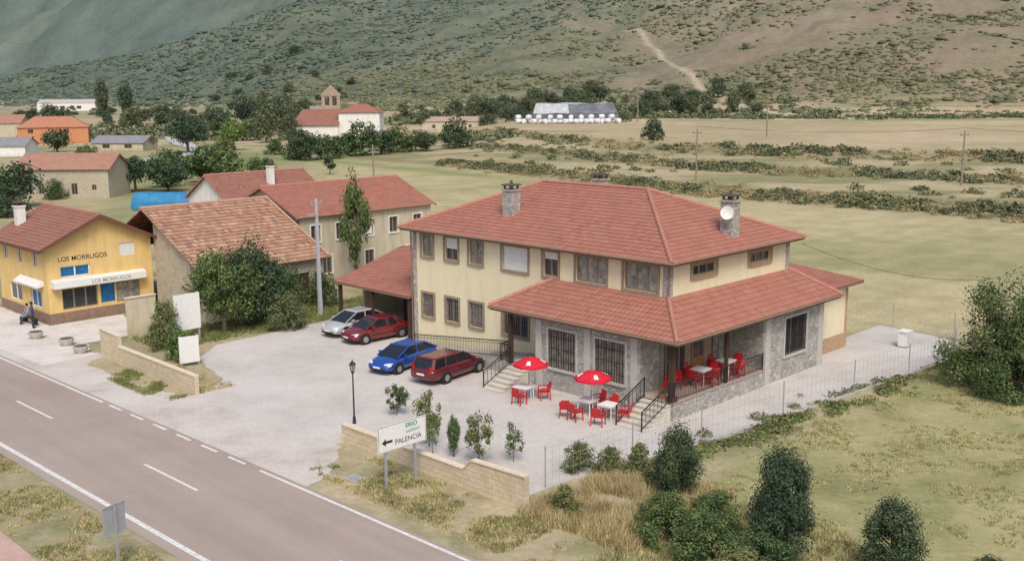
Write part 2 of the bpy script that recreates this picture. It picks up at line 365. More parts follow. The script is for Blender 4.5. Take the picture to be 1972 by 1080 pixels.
    d=trkd(X,Y)+(n2-.5)*1.5; c=L3(c,C(.50,.41,.315)*np.ones_like(c),np.exp(-(d/2.3)**2)*(Y>428)*.95)
    haze_f=np.clip((Y-500)/1300,0,1)**.8*.75; haze_f=np.where(Y>1400,np.maximum(haze_f,.8),haze_f)  # distance haze blended into hill and mountain colours
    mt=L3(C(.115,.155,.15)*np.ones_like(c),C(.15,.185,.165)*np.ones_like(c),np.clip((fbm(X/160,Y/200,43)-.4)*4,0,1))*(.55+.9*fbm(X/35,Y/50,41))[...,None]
    return L3(c,mt,haze_f)
gm,nt,b=nodes("ground_cover"); tc=N(nt,"ShaderNodeTexCoord").outputs["Object"]
at=N(nt,"ShaderNodeAttribute",attribute_name="Col"); c=at.outputs["Color"]
c=mixc(nt,.5,c,ramp(nt,noise(nt,tc,3.2,8,.75),[(.3,(.5,.5,.47)),(.62,(1.15,1.15,1.1))]),'MULTIPLY')
c=mixc(nt,.6,c,ramp(nt,noise(nt,tc,.22,8,.75),[(.35,(.65,.67,.60)),(.62,(1.1,1.1,1.1))]),'MULTIPLY')
nt.links.new(c,b.inputs["Base Color"]); b.inputs["Roughness"].default_value=1; b.inputs["Specular IOR Level"].default_value=.05
bump(nt,b,noise(nt,tc,6,6,.7),.5,.08)
ys=np.concatenate([np.linspace(-40,24,12),np.geomspace(25,2700,640)])
ts=np.linspace(-1,1,480)
YY,TT=np.meshgrid(ys,ts,indexing='ij'); XX=TT*(.62*np.maximum(YY,0)+45)
ZZ=hgt(XX,YY); ZZ[YY<110]=0
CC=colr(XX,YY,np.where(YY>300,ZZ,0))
def sheet(name,r0,r1):
    nr=r1-r0; nc=len(ts)
    v=np.stack([XX[r0:r1],YY[r0:r1],ZZ[r0:r1]],-1).reshape(-1,3)
    i=np.arange(nr-1)[:,None]*nc+np.arange(nc-1)[None,:]; i=i.reshape(-1)
    f=np.stack([i,i+1,i+nc+1,i+nc],-1)
    me=bpy.data.meshes.new(name); me.vertices.add(len(v)); me.vertices.foreach_set("co",v.ravel())
    me.loops.add(f.size); me.loops.foreach_set("vertex_index",f.ravel()); me.polygons.add(len(f)); me.polygons.foreach_set("loop_start",np.arange(len(f))*4)
    me.polygons.foreach_set("use_smooth",np.ones(len(f),bool))
    me.update(); me.validate()
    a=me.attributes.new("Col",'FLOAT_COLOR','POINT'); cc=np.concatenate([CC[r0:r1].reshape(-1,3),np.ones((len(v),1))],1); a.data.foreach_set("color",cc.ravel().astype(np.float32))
    me.materials.append(gm); o=bpy.data.objects.new(name,me); col.objects.link(o); o["kind"]="structure"; return o
rs=int(np.searchsorted(ys,450)); rm=int(np.searchsorted(ys,1450))
sheet("ground",0,rs+1); sheet("hill",rs,rm+1); sheet("mountain",rm,len(ys))
def poly(name,pts,z,mat,site=True,rough=0):
    if rough:
        rr=random.Random(3); q=[]
        for a,c in zip(pts,pts[1:]+pts[:1]):
            n=max(1,int(math.dist(a,c)/.45))
            for i in range(n):
                t=i/n; x=a[0]+(c[0]-a[0])*t; y=a[1]+(c[1]-a[1])*t; k=0 if x<-18.0 else rough
                q.append((x+rr.uniform(-k,k),y+rr.uniform(-k,k)*.6))
        pts=q
    P=[(S(*p) if site else p)+(z,) for p in pts]
    me=bpy.data.meshes.new(name); me.from_pydata(P,[],[list(range(len(P)))]); me.materials.append(mat)
    bm=bmesh.new();bm.from_mesh(me)
    if bm.faces[:][0].normal.z<0: bmesh.ops.reverse_faces(bm,faces=bm.faces)
    bmesh.ops.triangulate(bm,faces=bm.faces); bm.to_mesh(me);bm.free()
    o=bpy.data.objects.new(name,me);col.objects.link(o);o["kind"]="structure";return o
def groundmat(name,c1,c2,c3,s1=.5,s2=6):
    m,nt,b=nodes(name); tc=N(nt,"ShaderNodeTexCoord").outputs["Object"]
    c=ramp(nt,noise(nt,tc,s1,8,.7),[(.34,c2),(.5,c1),(.68,c3)])
    c=mixc(nt,.45,c,ramp(nt,noise(nt,tc,s2,6,.8),[(.3,(.6,.6,.6)),(.6,(1.1,1.1,1.1))]),'MULTIPLY')
    c=mixc(nt,.25,c,ramp(nt,noise(nt,tc,1.6,6,.75),[(.28,(.5,.47,.43)),(.46,(1,1,1))]),'MULTIPLY')
    nt.links.new(c,b.inputs["Base Color"]); b.inputs["Roughness"].default_value=.95; b.inputs["Specular IOR Level"].default_value=.15
    bump(nt,b,noise(nt,tc,18,5,.7),.4,.02); return m
yardm=groundmat("pale_concrete",(.53,.495,.465),(.45,.415,.385),(.58,.55,.52),.22)
apronm=groundmat("gravel",(.54,.495,.455),(.44,.39,.34),(.59,.55,.515),.35)
am,nt,b=nodes("worn_asphalt"); tc=N(nt,"ShaderNodeTexCoord").outputs["Object"]
rt=N(nt,"ShaderNodeVectorRotate",rotation_type='Z_AXIS'); rt.inputs["Angle"].default_value=-TH; nt.links.new(tc,rt.inputs["Vector"])
mp=N(nt,"ShaderNodeMapping"); mp.inputs["Scale"].default_value=(.7,.04,1); nt.links.new(rt.outputs[0],mp.inputs[0])
c=ramp(nt,noise(nt,mp.outputs[0],1,4,.5),[(.35,(.325,.265,.228)),(.65,(.375,.312,.272))])
c=mixc(nt,.35,c,ramp(nt,noise(nt,tc,12,6,.8),[(.3,(.6,.6,.6)),(.6,(1.1,1.1,1.1))]),'MULTIPLY')
c=mixc(nt,.2,c,ramp(nt,noise(nt,tc,.3,5,.7),[(.35,(.7,.68,.66)),(.6,(1.1,1.1,1.1))]),'MULTIPLY')
nt.links.new(c,b.inputs["Base Color"]); b.inputs["Roughness"].default_value=.9; b.inputs["Specular IOR Level"].default_value=.2
rf=lambda y:-18.53-.0233*y; rn=lambda y:-24.3-.028*y
poly("gravel_apron",[(rf(3.5)-.1,3.5),(rf(20)-.1,21),(rf(33)-.1,33),(rf(75)-.1,75),(-13.5,75),(-14,39.5),(-15.0,29.2),(-16.4,28.0),(-16.8,23),(-15.6,18.2),(-12.5,18),(-12.5,6.8),(-14.6,6.8),(-15.8,5.4),(-17.0,4.0)],.004,apronm,rough=.28)
poly("parking_yard",[(-14.1,-3.3),(-14.1,6.9),(-15.2,8.2),(-15.4,16.5),(-14.5,18.2),(-12.8,19.5),(-11.5,24.5),(-9,26.8),(0,27.4),(8,27),(8,0),(23,0),(22.1,-5),(17.8,-6.7),(7.8,-5.9),(-3.6,-4.7),(-7.5,-3.9),(-12.1,-3.2)],.008,yardm,rough=.1)
poly("bar_pavement",[(-18.3,29.5),(-15.1,29.8),(-15.2,33),(-11,33),(-9,39.5),(-14,39.5),(-14,60),(-19.3,60)],.0125,groundmat("pale_paving",(.62,.58,.54),(.52,.48,.44),(.68,.64,.60),.5))
poly("road",[(rf(-60)+.25,-60),(rf(120)+.25,120),(rn(120)-.5,120),(rn(-60)-.5,-60)],.016,am)
poly("pavement",[(-28.1,-20),(-28.2,60),(-31,60),(-31,-20)],.012,groundmat("pink_paving",(.50,.34,.29),(.42,.29,.25),(.55,.40,.35)))
mb=MB(); cl=[(-84,225),(-80,245),(-79,262),(-86,285),(-96,305),(-110,340),(-125,365)]
pts=[]
for a,c in zip(cl,cl[1:]):
    for i in range(10): pts.append((a[0]+(c[0]-a[0])*i/10,a[1]+(c[1]-a[1])*i/10))
for a,c in zip(pts,pts[1:]):
    mb.add([(a[0]-3,a[1],hz(a[0]-3,a[1])+.12),(a[0]+3,a[1],hz(a[0]+3,a[1])+.12),(c[0]+3,c[1],hz(c[0]+3,c[1])+.12),(c[0]-3,c[1],hz(c[0]-3,c[1])+.12)],[(0,1,2,3)])
o=mb.out("lane",groundmat("pale_lane",(.46,.45,.45),(.4,.39,.38),(.5,.49,.49))); o["kind"]="structure"
lm=M("road_paint",(.76,.75,.73),(.50,.47,.44),7,.8)
mk=MB()
def mark(f,y0,y1,w,off=0):
    n=max(1,int((y1-y0)/3))
    for i in range(n):
        a=y0+(y1-y0)*i/n; c=y0+(y1-y0)*(i+1)/n
        P=[S(f(a)+off-w/2,a),S(f(a)+off+w/2,a),S(f(c)+off+w/2,c),S(f(c)+off-w/2,c)]
        mk.add([p+(.020,) for p in P],[(0,1,2,3)])
mark(rf,-60,6.4,.14); mark(rf,20.2,110,.14); mark(rn,-60,110,.2)
for i in range(6): mark(rf,7.5+i*2.15,8.75+i*2.15,.14)
for i in range(-5,8): mark(lambda y:-21.35-.022*y,6.3+13.1*i,10.5+13.1*i,.12)
o=mk.out("road_markings",lm); o["kind"]="structure"
# ---------------------------------------------------------------- main hotel
H=sthing("hotel","large two-storey cream hotel with red tiled hip roof beside the yard","building",0,0)
W,L,He=11.09,18.9,6.98
fa=FR((0,0,0),(0,1,0),(-1,0,0)); fs=FR((0,0,0),(1,0,0),(0,-1,0))
ups=[(17.08,18.1),(14.9,16.0),(12.85,13.95),(9.3,11.25),(7.1,8.15),(3.85,5.85),(.65,2.7)]
los=[(17.08,18.1),(14.9,16.0),(12.85,13.95),(9.3,11.25)]
zu0,zu1=5.32,6.66; zl0,zl1=1.65,3.05
ho=[(a,c,zu0,zu1) for a,c in ups]+[(a,c,zl0,zl1) for a,c in los]
side=[(1.95,3.95,5.98,6.5),(7.1,9.15,5.98,6.5)]
mb=MB(); mb.wall(fa,0,L,0,He+.05,ho,.16); mb.wall(fs,0,W,0,He+.05,[s for s in side],.16)
mb.add([(W,0,0),(W,L,0),(W,L,He),(W,0,He)],[(0,1,2,3)]); mb.add([(0,L,0),(W,L,0),(W,L,He),(0,L,He)],[(3,2,1,0)])
mb.out("wall",cream,H)
for (fr,a,c) in ((fa,L-.32,L),(fs,W-.32,W),(fa,.002,.3)):
    q=MB()
    for i in range(int(He/.345)): q.ob(fr,a,c,i*.345,i*.345+.343,.002,.045)
    if a<.1:
        for i in range(int(He/.345)): q.ob(fs,-.045,.3,i*.345,i*.345+.343,.002,.045)
    q.out("corner_stone",greystone,H)
for i,(a,c) in enumerate(ups): window(H,fa,a,c,zu0,zu1,mull=[1,1,1,0,1,2,2][i],blind=[0,.45,0,.95,.3,0,0][i],gl=glassb if i in(0,2,5,6) else glass)
for i,(a,c) in enumerate(los): window(H,fa,a,c,zl0,zl1,mull=1 if i<3 else 2,grille=True,gl=glassb if i in (0,2) else glass)
ochre=M("ochre_stone_trim",(.40,.28,.18),(.31,.21,.13),6)
for s in side: window(H,fs,*s,mull=2,surround=ochre,sw=.2)
o_=.6; zr=He+.43*(W/2+o_); E=He
c0=(-o_,-o_,E);c1=(W+o_,-o_,E);c2=(W+o_,L+o_,E);c3=(-o_,L+o_,E);r0=(W/2,W/2,zr);r1=(W/2,L-W/2,zr)
mb=MB(); mb.roof(c3,c0,r0,r1); mb.roof(c0,c1,r0,r0); mb.roof(c1,c2,r1,r0); mb.roof(c2,c3,r1,r1)
R=mb.out("roof",T1,H)
up=Vector((0,0,.04))
mb=MB()
for a,c in ((c0,r0),(c1,r0),(c2,r1),(c3,r1),(r0,r1)): ridge(mb,Vector(a)+up,Vector(c)+up)
mb.out("ridge_tiles",ridgem,R)
mb=MB(); mb.box(-o_+.02,W+o_-.02,-o_+.02,L+o_-.02,E-.17,E-.02)
mb.out("eaves_board",soff,R)
gm2=MB(); gm2.cyl((-o_-.05,-o_-.05,E-.03),(-o_-.05,L+o_,E-.03),.06); gm2.cyl((-o_-.05,-o_-.05,E-.03),(W+o_,-o_-.05,E-.03),.06)
gm2.cyl((-.1,-.1,E-.1),(-.1,-.1,4.9),.05); gm2.cyl((-.1,L+.07,E-.1),(-.1,L+.07,0),.05); gm2.out("gutter",gutm,R)
chimney(R,2.0,12.5,7.8,9.75,.72,greystone); ch=chimney(R,6.3,.75,7.4,9.6,.72,greystone); chimney(R,7.5,10.5,8.6,10.1,.7,greystone)
d=MB(); n=16; cc=Vector((5.62,.5,8.75)); ax=Vector((-1,-.25,.25)).normalized(); a=ax.orthogonal().normalized(); bb=ax.cross(a)
vs=[cc-ax*.08]+[cc+(a*math.cos(2*math.pi*i/n)+bb*math.sin(2*math.pi*i/n))*.2-ax*.05 for i in range(n)]+[cc+(a*math.cos(2*math.pi*i/n)+bb*math.sin(2*math.pi*i/n))*.36 for i in range(n)]
d.add(vs,[(0,1+i,1+(i+1)%n) for i in range(n)]+[(1+i,1+n+i,1+n+(i+1)%n,1+(i+1)%n) for i in range(n)]); d.cyl(cc-ax*.08,cc+Vector((.5,0,-.1)),.03); d.cyl(cc-bb*.3,cc+ax*.35,.012)
d.out("satellite_dish",whitep,ch)
e=3.87; tz=5.2
f0=(-2.7,9.6,e);f1=(-2.7,-2.5,e);f2=(12.6,-2.5,e)
mb=MB(); mb.roof(f0,f1,(0,0,tz),(0,7.4,tz)); mb.roof(f1,f2,(11.1,0,tz),(0,0,tz)); mb.roof((0,9.6,e),f0,(0,7.4,tz),(0,7.4,tz)); mb.roof(f2,(12.6,0,e),(11.1,0,tz),(11.1,0,tz))
R2=mb.out("porch_roof",T1,H)
for a,c in ((f1,(0,0,tz)),(f0,(0,7.4,tz)),(f2,(11.1,0,tz))):
    mb=MB(); ridge(mb,Vector(a)+up,Vector(c)+up); mb.out("ridge_tiles",ridgem,R2)
mb=MB(); mb.box(-2.66,-.01,-2.46,9.56,e-.2,e-.02); mb.box(-.01,12.56,-2.46,-.01,e-.2,e-.02); mb.out("eaves_board",soff,R2)
mb=MB(); mb.cyl((-2.75,-2.55,e-.05),(-2.75,9.6,e-.05),.06); mb.cyl((-2.75,-2.55,e-.05),(12.6,-2.55,e-.05),.06); mb.out("gutter",gutm,R2)
FL=.9
fx=FR((-2.1,0,0),(0,1,0),(-1,0,0)); fy=FR((0,-1.9,0),(1,0,0),(0,-1,0))
bw=[(.9,2.75),(4.0,5.85)]
mb=MB(); mb.wall(fx,0,6.8,0,e-.2,[(a,c,1.15,3.15) for a,c in bw],.2)
mb.add([(-2.1,6.8,0),(0,6.8,0),(0,6.8,e-.2),(-2.1,6.8,e-.2)],[(3,2,1,0)])
mb.wall(FR((0,0,0),(1,0,0),(0,-1,0)),-2.1,-.6,FL,e-.2,[],.1); mb.out("stone_wall",greystone,H)
mb=MB(); mb.wall(fy,5.6,11.8,0,e-.2,[(7.7,9.9,1.2,3.2)],.2)
mb.add([(5.6,-1.9,0),(5.6,0,0),(5.6,0,e-.2),(5.6,-1.9,e-.2)],[(3,2,1,0)]); mb.add([(11.8,-1.9,0),(11.8,.0,0),(11.8,.0,e-.2),(11.8,-1.9,e-.2)],[(0,1,2,3)])
mb.out("stone_wall",greystone,H)
gst=M("grey_render",(.50,.48,.45),(.42,.40,.37),4)
for y0 in (.15,3.05,6.3): mb=MB(); mb.ob(fx,y0,y0+.4,0,e-.2,.003,.06); mb.out("pilaster",gst,H)
for x0 in (5.75,11.2): mb=MB(); mb.ob(fy,x0,x0+.45,0,e-.2,.003,.06); mb.out("pilaster",gst,H)
for a,c in bw: window(H,fx,a,c,1.15,3.15,mull=3,surround=gst,sw=.12,grille=True,gm_=iron,gl=glassb)
window(H,fy,7.7,9.9,1.2,3.2,mull=2,surround=gst,sw=.12,grille=True,gm_=iron)
fb=FR((0,-.004,0),(1,0,0),(0,-1,0))
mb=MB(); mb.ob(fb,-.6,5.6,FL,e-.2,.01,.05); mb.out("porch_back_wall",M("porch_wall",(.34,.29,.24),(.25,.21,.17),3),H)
w=window(H,fb,-.3,1.3,1.0,3.1,mull=2,surround=None,depth=-.09); w2=window(H,fb,3.7,5.3,1.0,3.1,mull=2,surround=None,depth=-.09,gl=glassb)
mb=MB(); mb.ob(fb,1.9,3.0,FL,3.1,.055,.11); D=mb.out("door",M("orange_door_wood",(.40,.20,.09),(.28,.13,.06),8),H)
mb=MB(); mb.ob(fb,2.05,2.4,1.9,2.9,.112,.125); mb.out("door_glass",glass,D); mb=MB(); mb.ob(fb,2.5,2.85,1.9,2.9,.112,.125); mb.out("door_glass",glass,D)
mb=MB(); mb.box(-2.2,5.6,-1.98,-.01,0,FL-.05); mb.out("porch_base",greystone,H)
mb=MB(); mb.box(-2.26,5.6,-2.03,-.01,FL-.05,FL); mb.out("porch_floor",M("terracotta_floor",(.42,.33,.28),(.34,.27,.23),4),H)
mb=MB(); mb.box(-2.35,-.01,6.801,9.1,0,FL); mb.out("entrance_landing",greystone,H)
mb=MB(); mb.box(-2.2,-1.96,-1.93,-1.69,FL,e-.2); mb.box(-2.27,-1.89,-2.0,-1.62,FL,FL+.25); mb.out("porch_column",wood,H)
mb=MB(); mb.box(-2.35,-2.15,8.3,8.5,FL,e-.2); mb.out("porch_column",wood,H)
mb=MB(); mb.box(2.2,2.35,-1.93,-1.78,FL,e-.2); mb.out("porch_column",wood,H)
mb=MB(); mb.hexa([(-1.6,9.1,0),(-.01,9.1,0),(-.01,17,0),(-1.6,17,0),(-1.6,9.1,FL-.02),(-.01,9.1,FL-.02),(-.01,17,.02),(-1.6,17,.02)]); mb.out("ramp",concr,H)
def stairs(y0,y1,x0):
    mbx=MB()
    for i in range(6):
        mbx.box(x0-.34*(i+1),x0-.34*i,y0,y1,0,FL-.15*(i+1)+.02)
        mbx.box(x0-.34*(i+1)-.03,x0-.34*i-.001,y0-.03,y1+.03,FL-.15*(i+1)+.021,FL-.15*(i+1)+.06)
    mbx.out("steps",stepm,H)
stairs(-1.9,-.35,-2.27); stairs(7.0,8.3,-2.4)
def railing(par,pts,h=.95,sp=.13,name="railing"):
    mb=MB()
    for (a,c) in zip(pts,pts[1:]):
        a=Vector(a);c=Vector(c);ln=(c-a).length
        mb.bar(a+Vector((0,0,h)),c+Vector((0,0,h)),.045,.045); mb.bar(a+Vector((0,0,.12)),c+Vector((0,0,.12)),.03,.03); mb.bar(a+Vector((0,0,h-.15)),c+Vector((0,0,h-.15)),.02,.02)
        n=max(1,int(ln/sp))
        for i in range(n+1):
            p=a.lerp(c,i/n); mb.bar(p+Vector((0,0,.1)),p+Vector((0,0,h)),.016,.016)
        for p in (a,c): mb.bar(p,p+Vector((0,0,h+.05)),.05,.05)
    return mb.out(name,iron,par)
railing(H,[(-2.15,-1.95,FL),(5.5,-1.95,FL)],.85)
railing(H,[(-1.65,17,0),(-1.65,9.1,FL),(-2.3,9.1,FL),(-2.3,8.35,FL)])
railing(H,[(-4.35,-1.85,.02),(-2.3,-1.85,FL)],.9,.3); railing(H,[(-4.35,-.4,.02),(-2.3,-.4,FL)],.9,.3)
railing(H,[(-4.4,8.25,.02),(-2.45,8.25,FL)],.9,.3)
ca=(-.4,26.6,2.75);cb=(-.4,18.95,2.75);cc1=(5.5,18.95,4.5);cd=(5.5,26.6,4.5)
mb=MB(); mb.roof(ca,cb,cc1,cd); R3=mb.out("carport_roof",T1,H)
mb=MB(); mb.hexa([Vector(p)-Vector((0,0,.16)) for p in (ca,cb,cc1,cd)]+[Vector(p)-Vector((0,0,.02)) for p in (ca,cb,cc1,cd)]); mb.out("eaves_board",soff,R3)
for yy in (19.2,22.9,26.3):
    mb=MB(); mb.box(-.25,-.05,yy-.1,yy+.1,0,2.66); mb.out("carport_post",wood,H)
mb=MB(); mb.box(5.2,5.4,18.92,26.5,0,4.3); mb.box(1.8,5.2,26.3,26.5,0,3.3); mb.out("carport_wall",beige,H)
mb=MB(); mb.box(1.5,1.62,18.92,21.8,0,2.7); mb.out("garage_shade_panel",dark,H)  # dark sheet standing in for the shade inside the open garage
X0,X1=11.8,16.3
fan=FR((0,-1.0,0),(1,0,0),(0,-1,0))
mb=MB(); mb.wall(fan,X0,X1,0,3.9,[],.1); mb.add([(X1,-1,0),(X1,6,0),(X1,6,3.9),(X1,-1,3.9)],[(0,1,2,3)]); mb.add([(X0-.7,0,0),(X0,-1,0),(X0,-1,3.9),(X0-.7,0,3.9)],[(0,1,2,3)])
mb.out("annex_wall",cream,H)
mb=MB(); mb.roof((X0-.6,-1.6,3.95),(X1+.8,-1.6,3.95),(X1+.8,6.4,4.7),(X0-.6,6.4,4.7)); AR=mb.out("annex_roof",T1,H)
mb=MB(); mb.box(X0-.6,X1+.78,-1.58,6.3,3.78,3.93); mb.out("eaves_board",soff,AR)
mb=MB(); mb.ob(fan,X0+.05,X1,0.0,.9,.003,.03); mb.ob(fan,X1-.25,X1,0.9,3.7,.003,.03); mb.out("annex_plinth",M("ochre_stone",(.48,.33,.21),(.38,.25,.15),3),H)
# ---------------------------------------------------------------- generic house
def house(name,label,X,Y,rot,w,dp,h,rise,wm,rm,wins=(),side=(),ov=.35,chim=None,hip=0,fm=framem,sur=None):
    R_=thing(name,label,"house",X,Y,rot,hz(X,Y) if Y>110 else 0)
    ff=FR((0,0,0),(1,0,0),(0,-1,0)); fl=FR((0,0,0),(0,1,0),(-1,0,0))
    mb=MB(); mb.wall(ff,0,w,0,h,[x[:4] for x in wins],.14); mb.wall(fl,0,dp,0,h,[x[:4] for x in side],.14)
    mb.add([(w,0,0),(w,dp,0),(w,dp,h),(w,0,h)],[(0,1,2,3)]); mb.add([(0,dp,0),(w,dp,0),(w,dp,h),(0,dp,h)],[(3,2,1,0)])
    if not hip:
        mb.add([(0,0,h),(0,dp,h),(0,dp/2,h+rise)],[(0,2,1)]); mb.add([(w,0,h),(w,dp,h),(w,dp/2,h+rise)],[(0,1,2)])
    mb.out("wall",wm,R_)
    k=rise/(dp/2); z=h-ov*k+.06; zt=h+rise+.06
    mb=MB(); a=(-ov,-ov,z);b_=(w+ov,-ov,z);c_=(w+ov,dp+ov,z);d_=(-ov,dp+ov,z); p=(-ov+hip,dp/2,zt);q_=(w+ov-hip,dp/2,zt)
    mb.roof(a,b_,q_,p); mb.roof(c_,d_,p,q_)
    if hip: mb.roof(d_,a,p,p); mb.roof(b_,c_,q_,q_)
    RR=mb.out("roof",rm,R_)
    mb=MB(); ridge(mb,p,q_,.12)
    for u_,v_ in ((a,p),(d_,p),(b_,q_),(c_,q_)):
        if hip: ridge(mb,u_,v_,.12)
        else: mb.bar(Vector(u_)-Vector((0,0,.08)),Vector(v_)-Vector((0,0,.08)),.06,.14)
    mb.out("ridge_tiles",ridgem,RR)
    for x in wins: window(R_,ff,*x[:4],surround=sur,sw=.1,fm=fm,blind=x[4] if len(x)>4 else 0)
    for x in side: window(R_,fl,*x[:4],surround=sur,sw=.1,fm=fm,blind=x[4] if len(x)>4 else 0)
    if chim: chimney(RR,chim[0],chim[1],h,h+rise+1.0,.6,wm)
    return R_
bx0,by0=-13.8,39.8
B=sthing("bar_building","yellow two-storey bar with red gable roof, shop lettering and awnings","building",bx0,by0)
bw_,bd,bh,br_=7.3,8.5,5.25,1.75
ff=FR((0,0,0),(1,0,0),(0,-1,0)); fl=FR((0,0,0),(0,1,0),(-1,0,0))
wf=[(.9,2.9,3.0,3.75),(5.0,6.1,4.0,4.9),(.9,3.3,.85,2.25),(3.5,4.5,.95,2.25),(4.6,6.3,.85,2.25)]
wl=[(1.4,2.3,3.6,4.7),(4,4.9,3.6,4.7),(6.6,7.5,3.6,4.7),(1.2,3.0,.9,2.1),(4.6,6.8,.9,2.1)]
mb=MB(); mb.wall(ff,0,bw_,0,bh,wf,.14); mb.wall(fl,0,bd,0,bh,wl,.14); mb.add([(0,0,bh),(bw_,0,bh),(bw_/2,0,bh+br_)],[(0,1,2)])
mb.add([(bw_,0,0),(bw_,bd,0),(bw_,bd,bh),(bw_,0,bh)],[(0,1,2,3)]); mb.add([(0,bd,0),(bw_,bd,0),(bw_,bd,bh),(bw_/2,bd,bh+br_),(0,bd,bh)],[(4,3,2,1,0)])
mb.out("wall",creamyard,B)
mb=MB(); ov=.55; k=br_/(bw_/2); z=bh-ov*k+.06; zt=bh+br_+.06
mb.roof((-ov,bd+ov,z),(-ov,-ov,z),(bw_/2,-ov,zt),(bw_/2,bd+ov,zt)); mb.roof((bw_+ov,-ov,z),(bw_+ov,bd+ov,z),(bw_/2,bd+ov,zt),(bw_/2,-ov,zt)); RB=mb.out("roof",T3,B)
mb=MB(); ridge(mb,(bw_/2,-ov,zt),(bw_/2,bd+ov,zt)); mb.out("ridge_tiles",ridgem,RB)
mb=MB()
for s_ in (0,1): mb.bar(((-ov,bw_+ov)[s_],-ov-.02,z-.1),(bw_/2,-ov-.02,zt-.1),.08,.2)
mb.bar((-ov,-ov,z-.1),(-ov,bd+ov,z-.1),.08,.18); mb.out("fascia",M("brown_fascia",(.17,.08,.055)),RB)
chimney(RB,1.4,7.6,5.5,7.5,.6,white)
for i,x in enumerate(wf): window(B,ff,*x,mull=(1,0,2,0,1)[i],surround=None,gl=(bluep,glassb,glass,bluep,glassb)[i],fm=(whitep,whitep,framem,bluep,framem)[i],blind=.9 if i==1 else 0)
for i,x in enumerate(wl): window(B,fl,*x,mull=1,surround=None,fm=whitep,gl=(glass,glass,glass,bluep,glass)[i])
mb=MB(); mb.ob(ff,0,bw_,0,.7,.003,.05); mb.ob(fl,0,bd,0,.7,.003,.05); mb.out("plinth",M("brown_stone_plinth",(.28,.19,.14),(.2,.13,.1),3),B)
mb=MB(); mb.hexa([ff.p(.2,2.4,.01),ff.p(6.6,2.4,.01),ff.p(6.6,2.4,.55),ff.p(.2,2.4,.55),ff.p(.2,2.95,.01),ff.p(6.6,2.95,.01),ff.p(6.6,2.85,.55),ff.p(.2,2.85,.55)]); mb.out("awning",whitecl,B)
mb=MB(); mb.hexa([fl.p(.6,2.5,.01),fl.p(4.6,2.5,.01),fl.p(4.6,2.4,.5),fl.p(.6,2.4,.5),fl.p(.6,2.85,.01),fl.p(4.6,2.85,.01),fl.p(4.6,2.5,.52),fl.p(.6,2.5,.52)]); mb.out("awning",whitecl,B)
mb=MB(); mb.ob(ff,.25,6.55,2.4,2.85,.56,.6); mb.out("sign_band",whitep,B)
text("shop_name","LOS MORRUGOS",.36,greytext,B,ff.p(2.7,2.5,.605),(1,0,0),(0,-1,0),off=.006)
text("shop_name","LOS MORRUGOS",.44,blacktext,B,ff.p(.8,4.1,.006),(1,0,0),(0,-1,0),off=.006)
BN=sthing("barn","low stone barn with weathered orange clay tile roof","barn",-6.3,33)
bw2=9.5
mb=MB(); mb.wall(ff,0,bw2,0,3.4,[(6.5,8.3,0,2.3)],.2); mb.wall(fl,0,6.7,0,3.4,[(2,3,1,2)],.2); mb.add([(0,0,3.4),(0,6.7,3.4),(0,6.7,6.6)],[(0,2,1)]); mb.add([(bw2,0,0),(bw2,15,0),(bw2,15,3.4),(bw2,7.7,7.0),(bw2,0,3.4)],[(0,1,2,3,4)]); mb.out("wall",oldstone,BN)
mb=MB(); mb.roof((-.4,-.5,3.25),(bw2+.4,-.5,3.25),(bw2+.4,7.7,7.0),(-.4,7.7,7.0),0,.42,.06); mb.roof((bw2+.4,15.5,3.25),(-.2,15.5,3.25),(-.2,7.7,7.0),(bw2+.4,7.7,7.0),0,.42,.06); RN=mb.out("roof",T2,BN)
mb=MB(); ridge(mb,(-.4,7.7,7.02),(bw2+.4,7.7,7.02),.15); ridge(mb,(bw2+.3,-.4,3.4),(bw2+.3,7.7,7.1),.1); mb.out("ridge_tiles",M("pale_ridge_tile",(.5,.33,.25),(.36,.2,.14),5),RN)
mb=MB(); mb.ob(ff,6.5,8.3,0,2.3,-.18,-.1); mb.out("door",wood,BN)
X,Y=S(5.2,38.8)
house("village_house","long beige two-storey house with red tiled roof behind the barn",X,Y,TH,13.4,9.8,5.5,2.0,beige,T1,
 wins=[(1,1.9,3.4,4.7),(3.4,4.2,3.4,4.7),(6.2,7.1,3.4,4.7,.9),(8.8,9.7,3.4,4.7),(11.4,12.3,3.4,4.7),(2,2.9,.8,2.2),(6.2,7.1,.8,2.2),(10,11,0,2.1)],sur=white)
X,Y=S(12.0,61); house("village_house","small white house with red gable roof",X,Y,TH,11,8,4.6,2.3,white,T3,wins=[(2,3,1,2.4),(6,7,1,2.4)],side=[(3.4,4.4,2.6,3.8)],chim=(6,2))
house("village_house","long pale stone house with weathered brown tile roof",-72,150,-.02,13.5,8,4.3,1.9,oldstone,T4,wins=[(1.6,2.3,.9,2.0),(3.2,4.0,.7,2.2),(8,8.9,.6,2.2),(11,11.7,1.2,2.0)])
orm=tiles("orange_tile",[(.46,.20,.12),(.54,.26,.16)])
house("village_house","orange two-storey house with hipped orange tile roof",-150,316,.35,20,12,5.2,3,orange,orm,hip=5,wins=[(3,4.5,1,2.5),(8,9.5,1,2.5),(13,14.5,1,2.5),(3,4.5,3.4,4.6),(13,14.5,3.4,4.6)])
house("village_house","beige house with red tile roof at the village edge",-190,348,.1,25,10,5.5,2.6,beige,T4,wins=[(3,5,1,3),(9,11,1,3),(16,18,1,3)])
house("village_house","low house with grey slate roof",-133,246,.1,17,9,2.6,1.8,white,Tg,wins=[(3,4.5,.8,2),(9,10.5,.8,2)])
house("village_house","low grey roofed house beside the lane",-110,272,-.1,14,9,2.2,1.6,beige,Tg,wins=[(3,5,.8,1.8),(9,11,.8,1.8)])
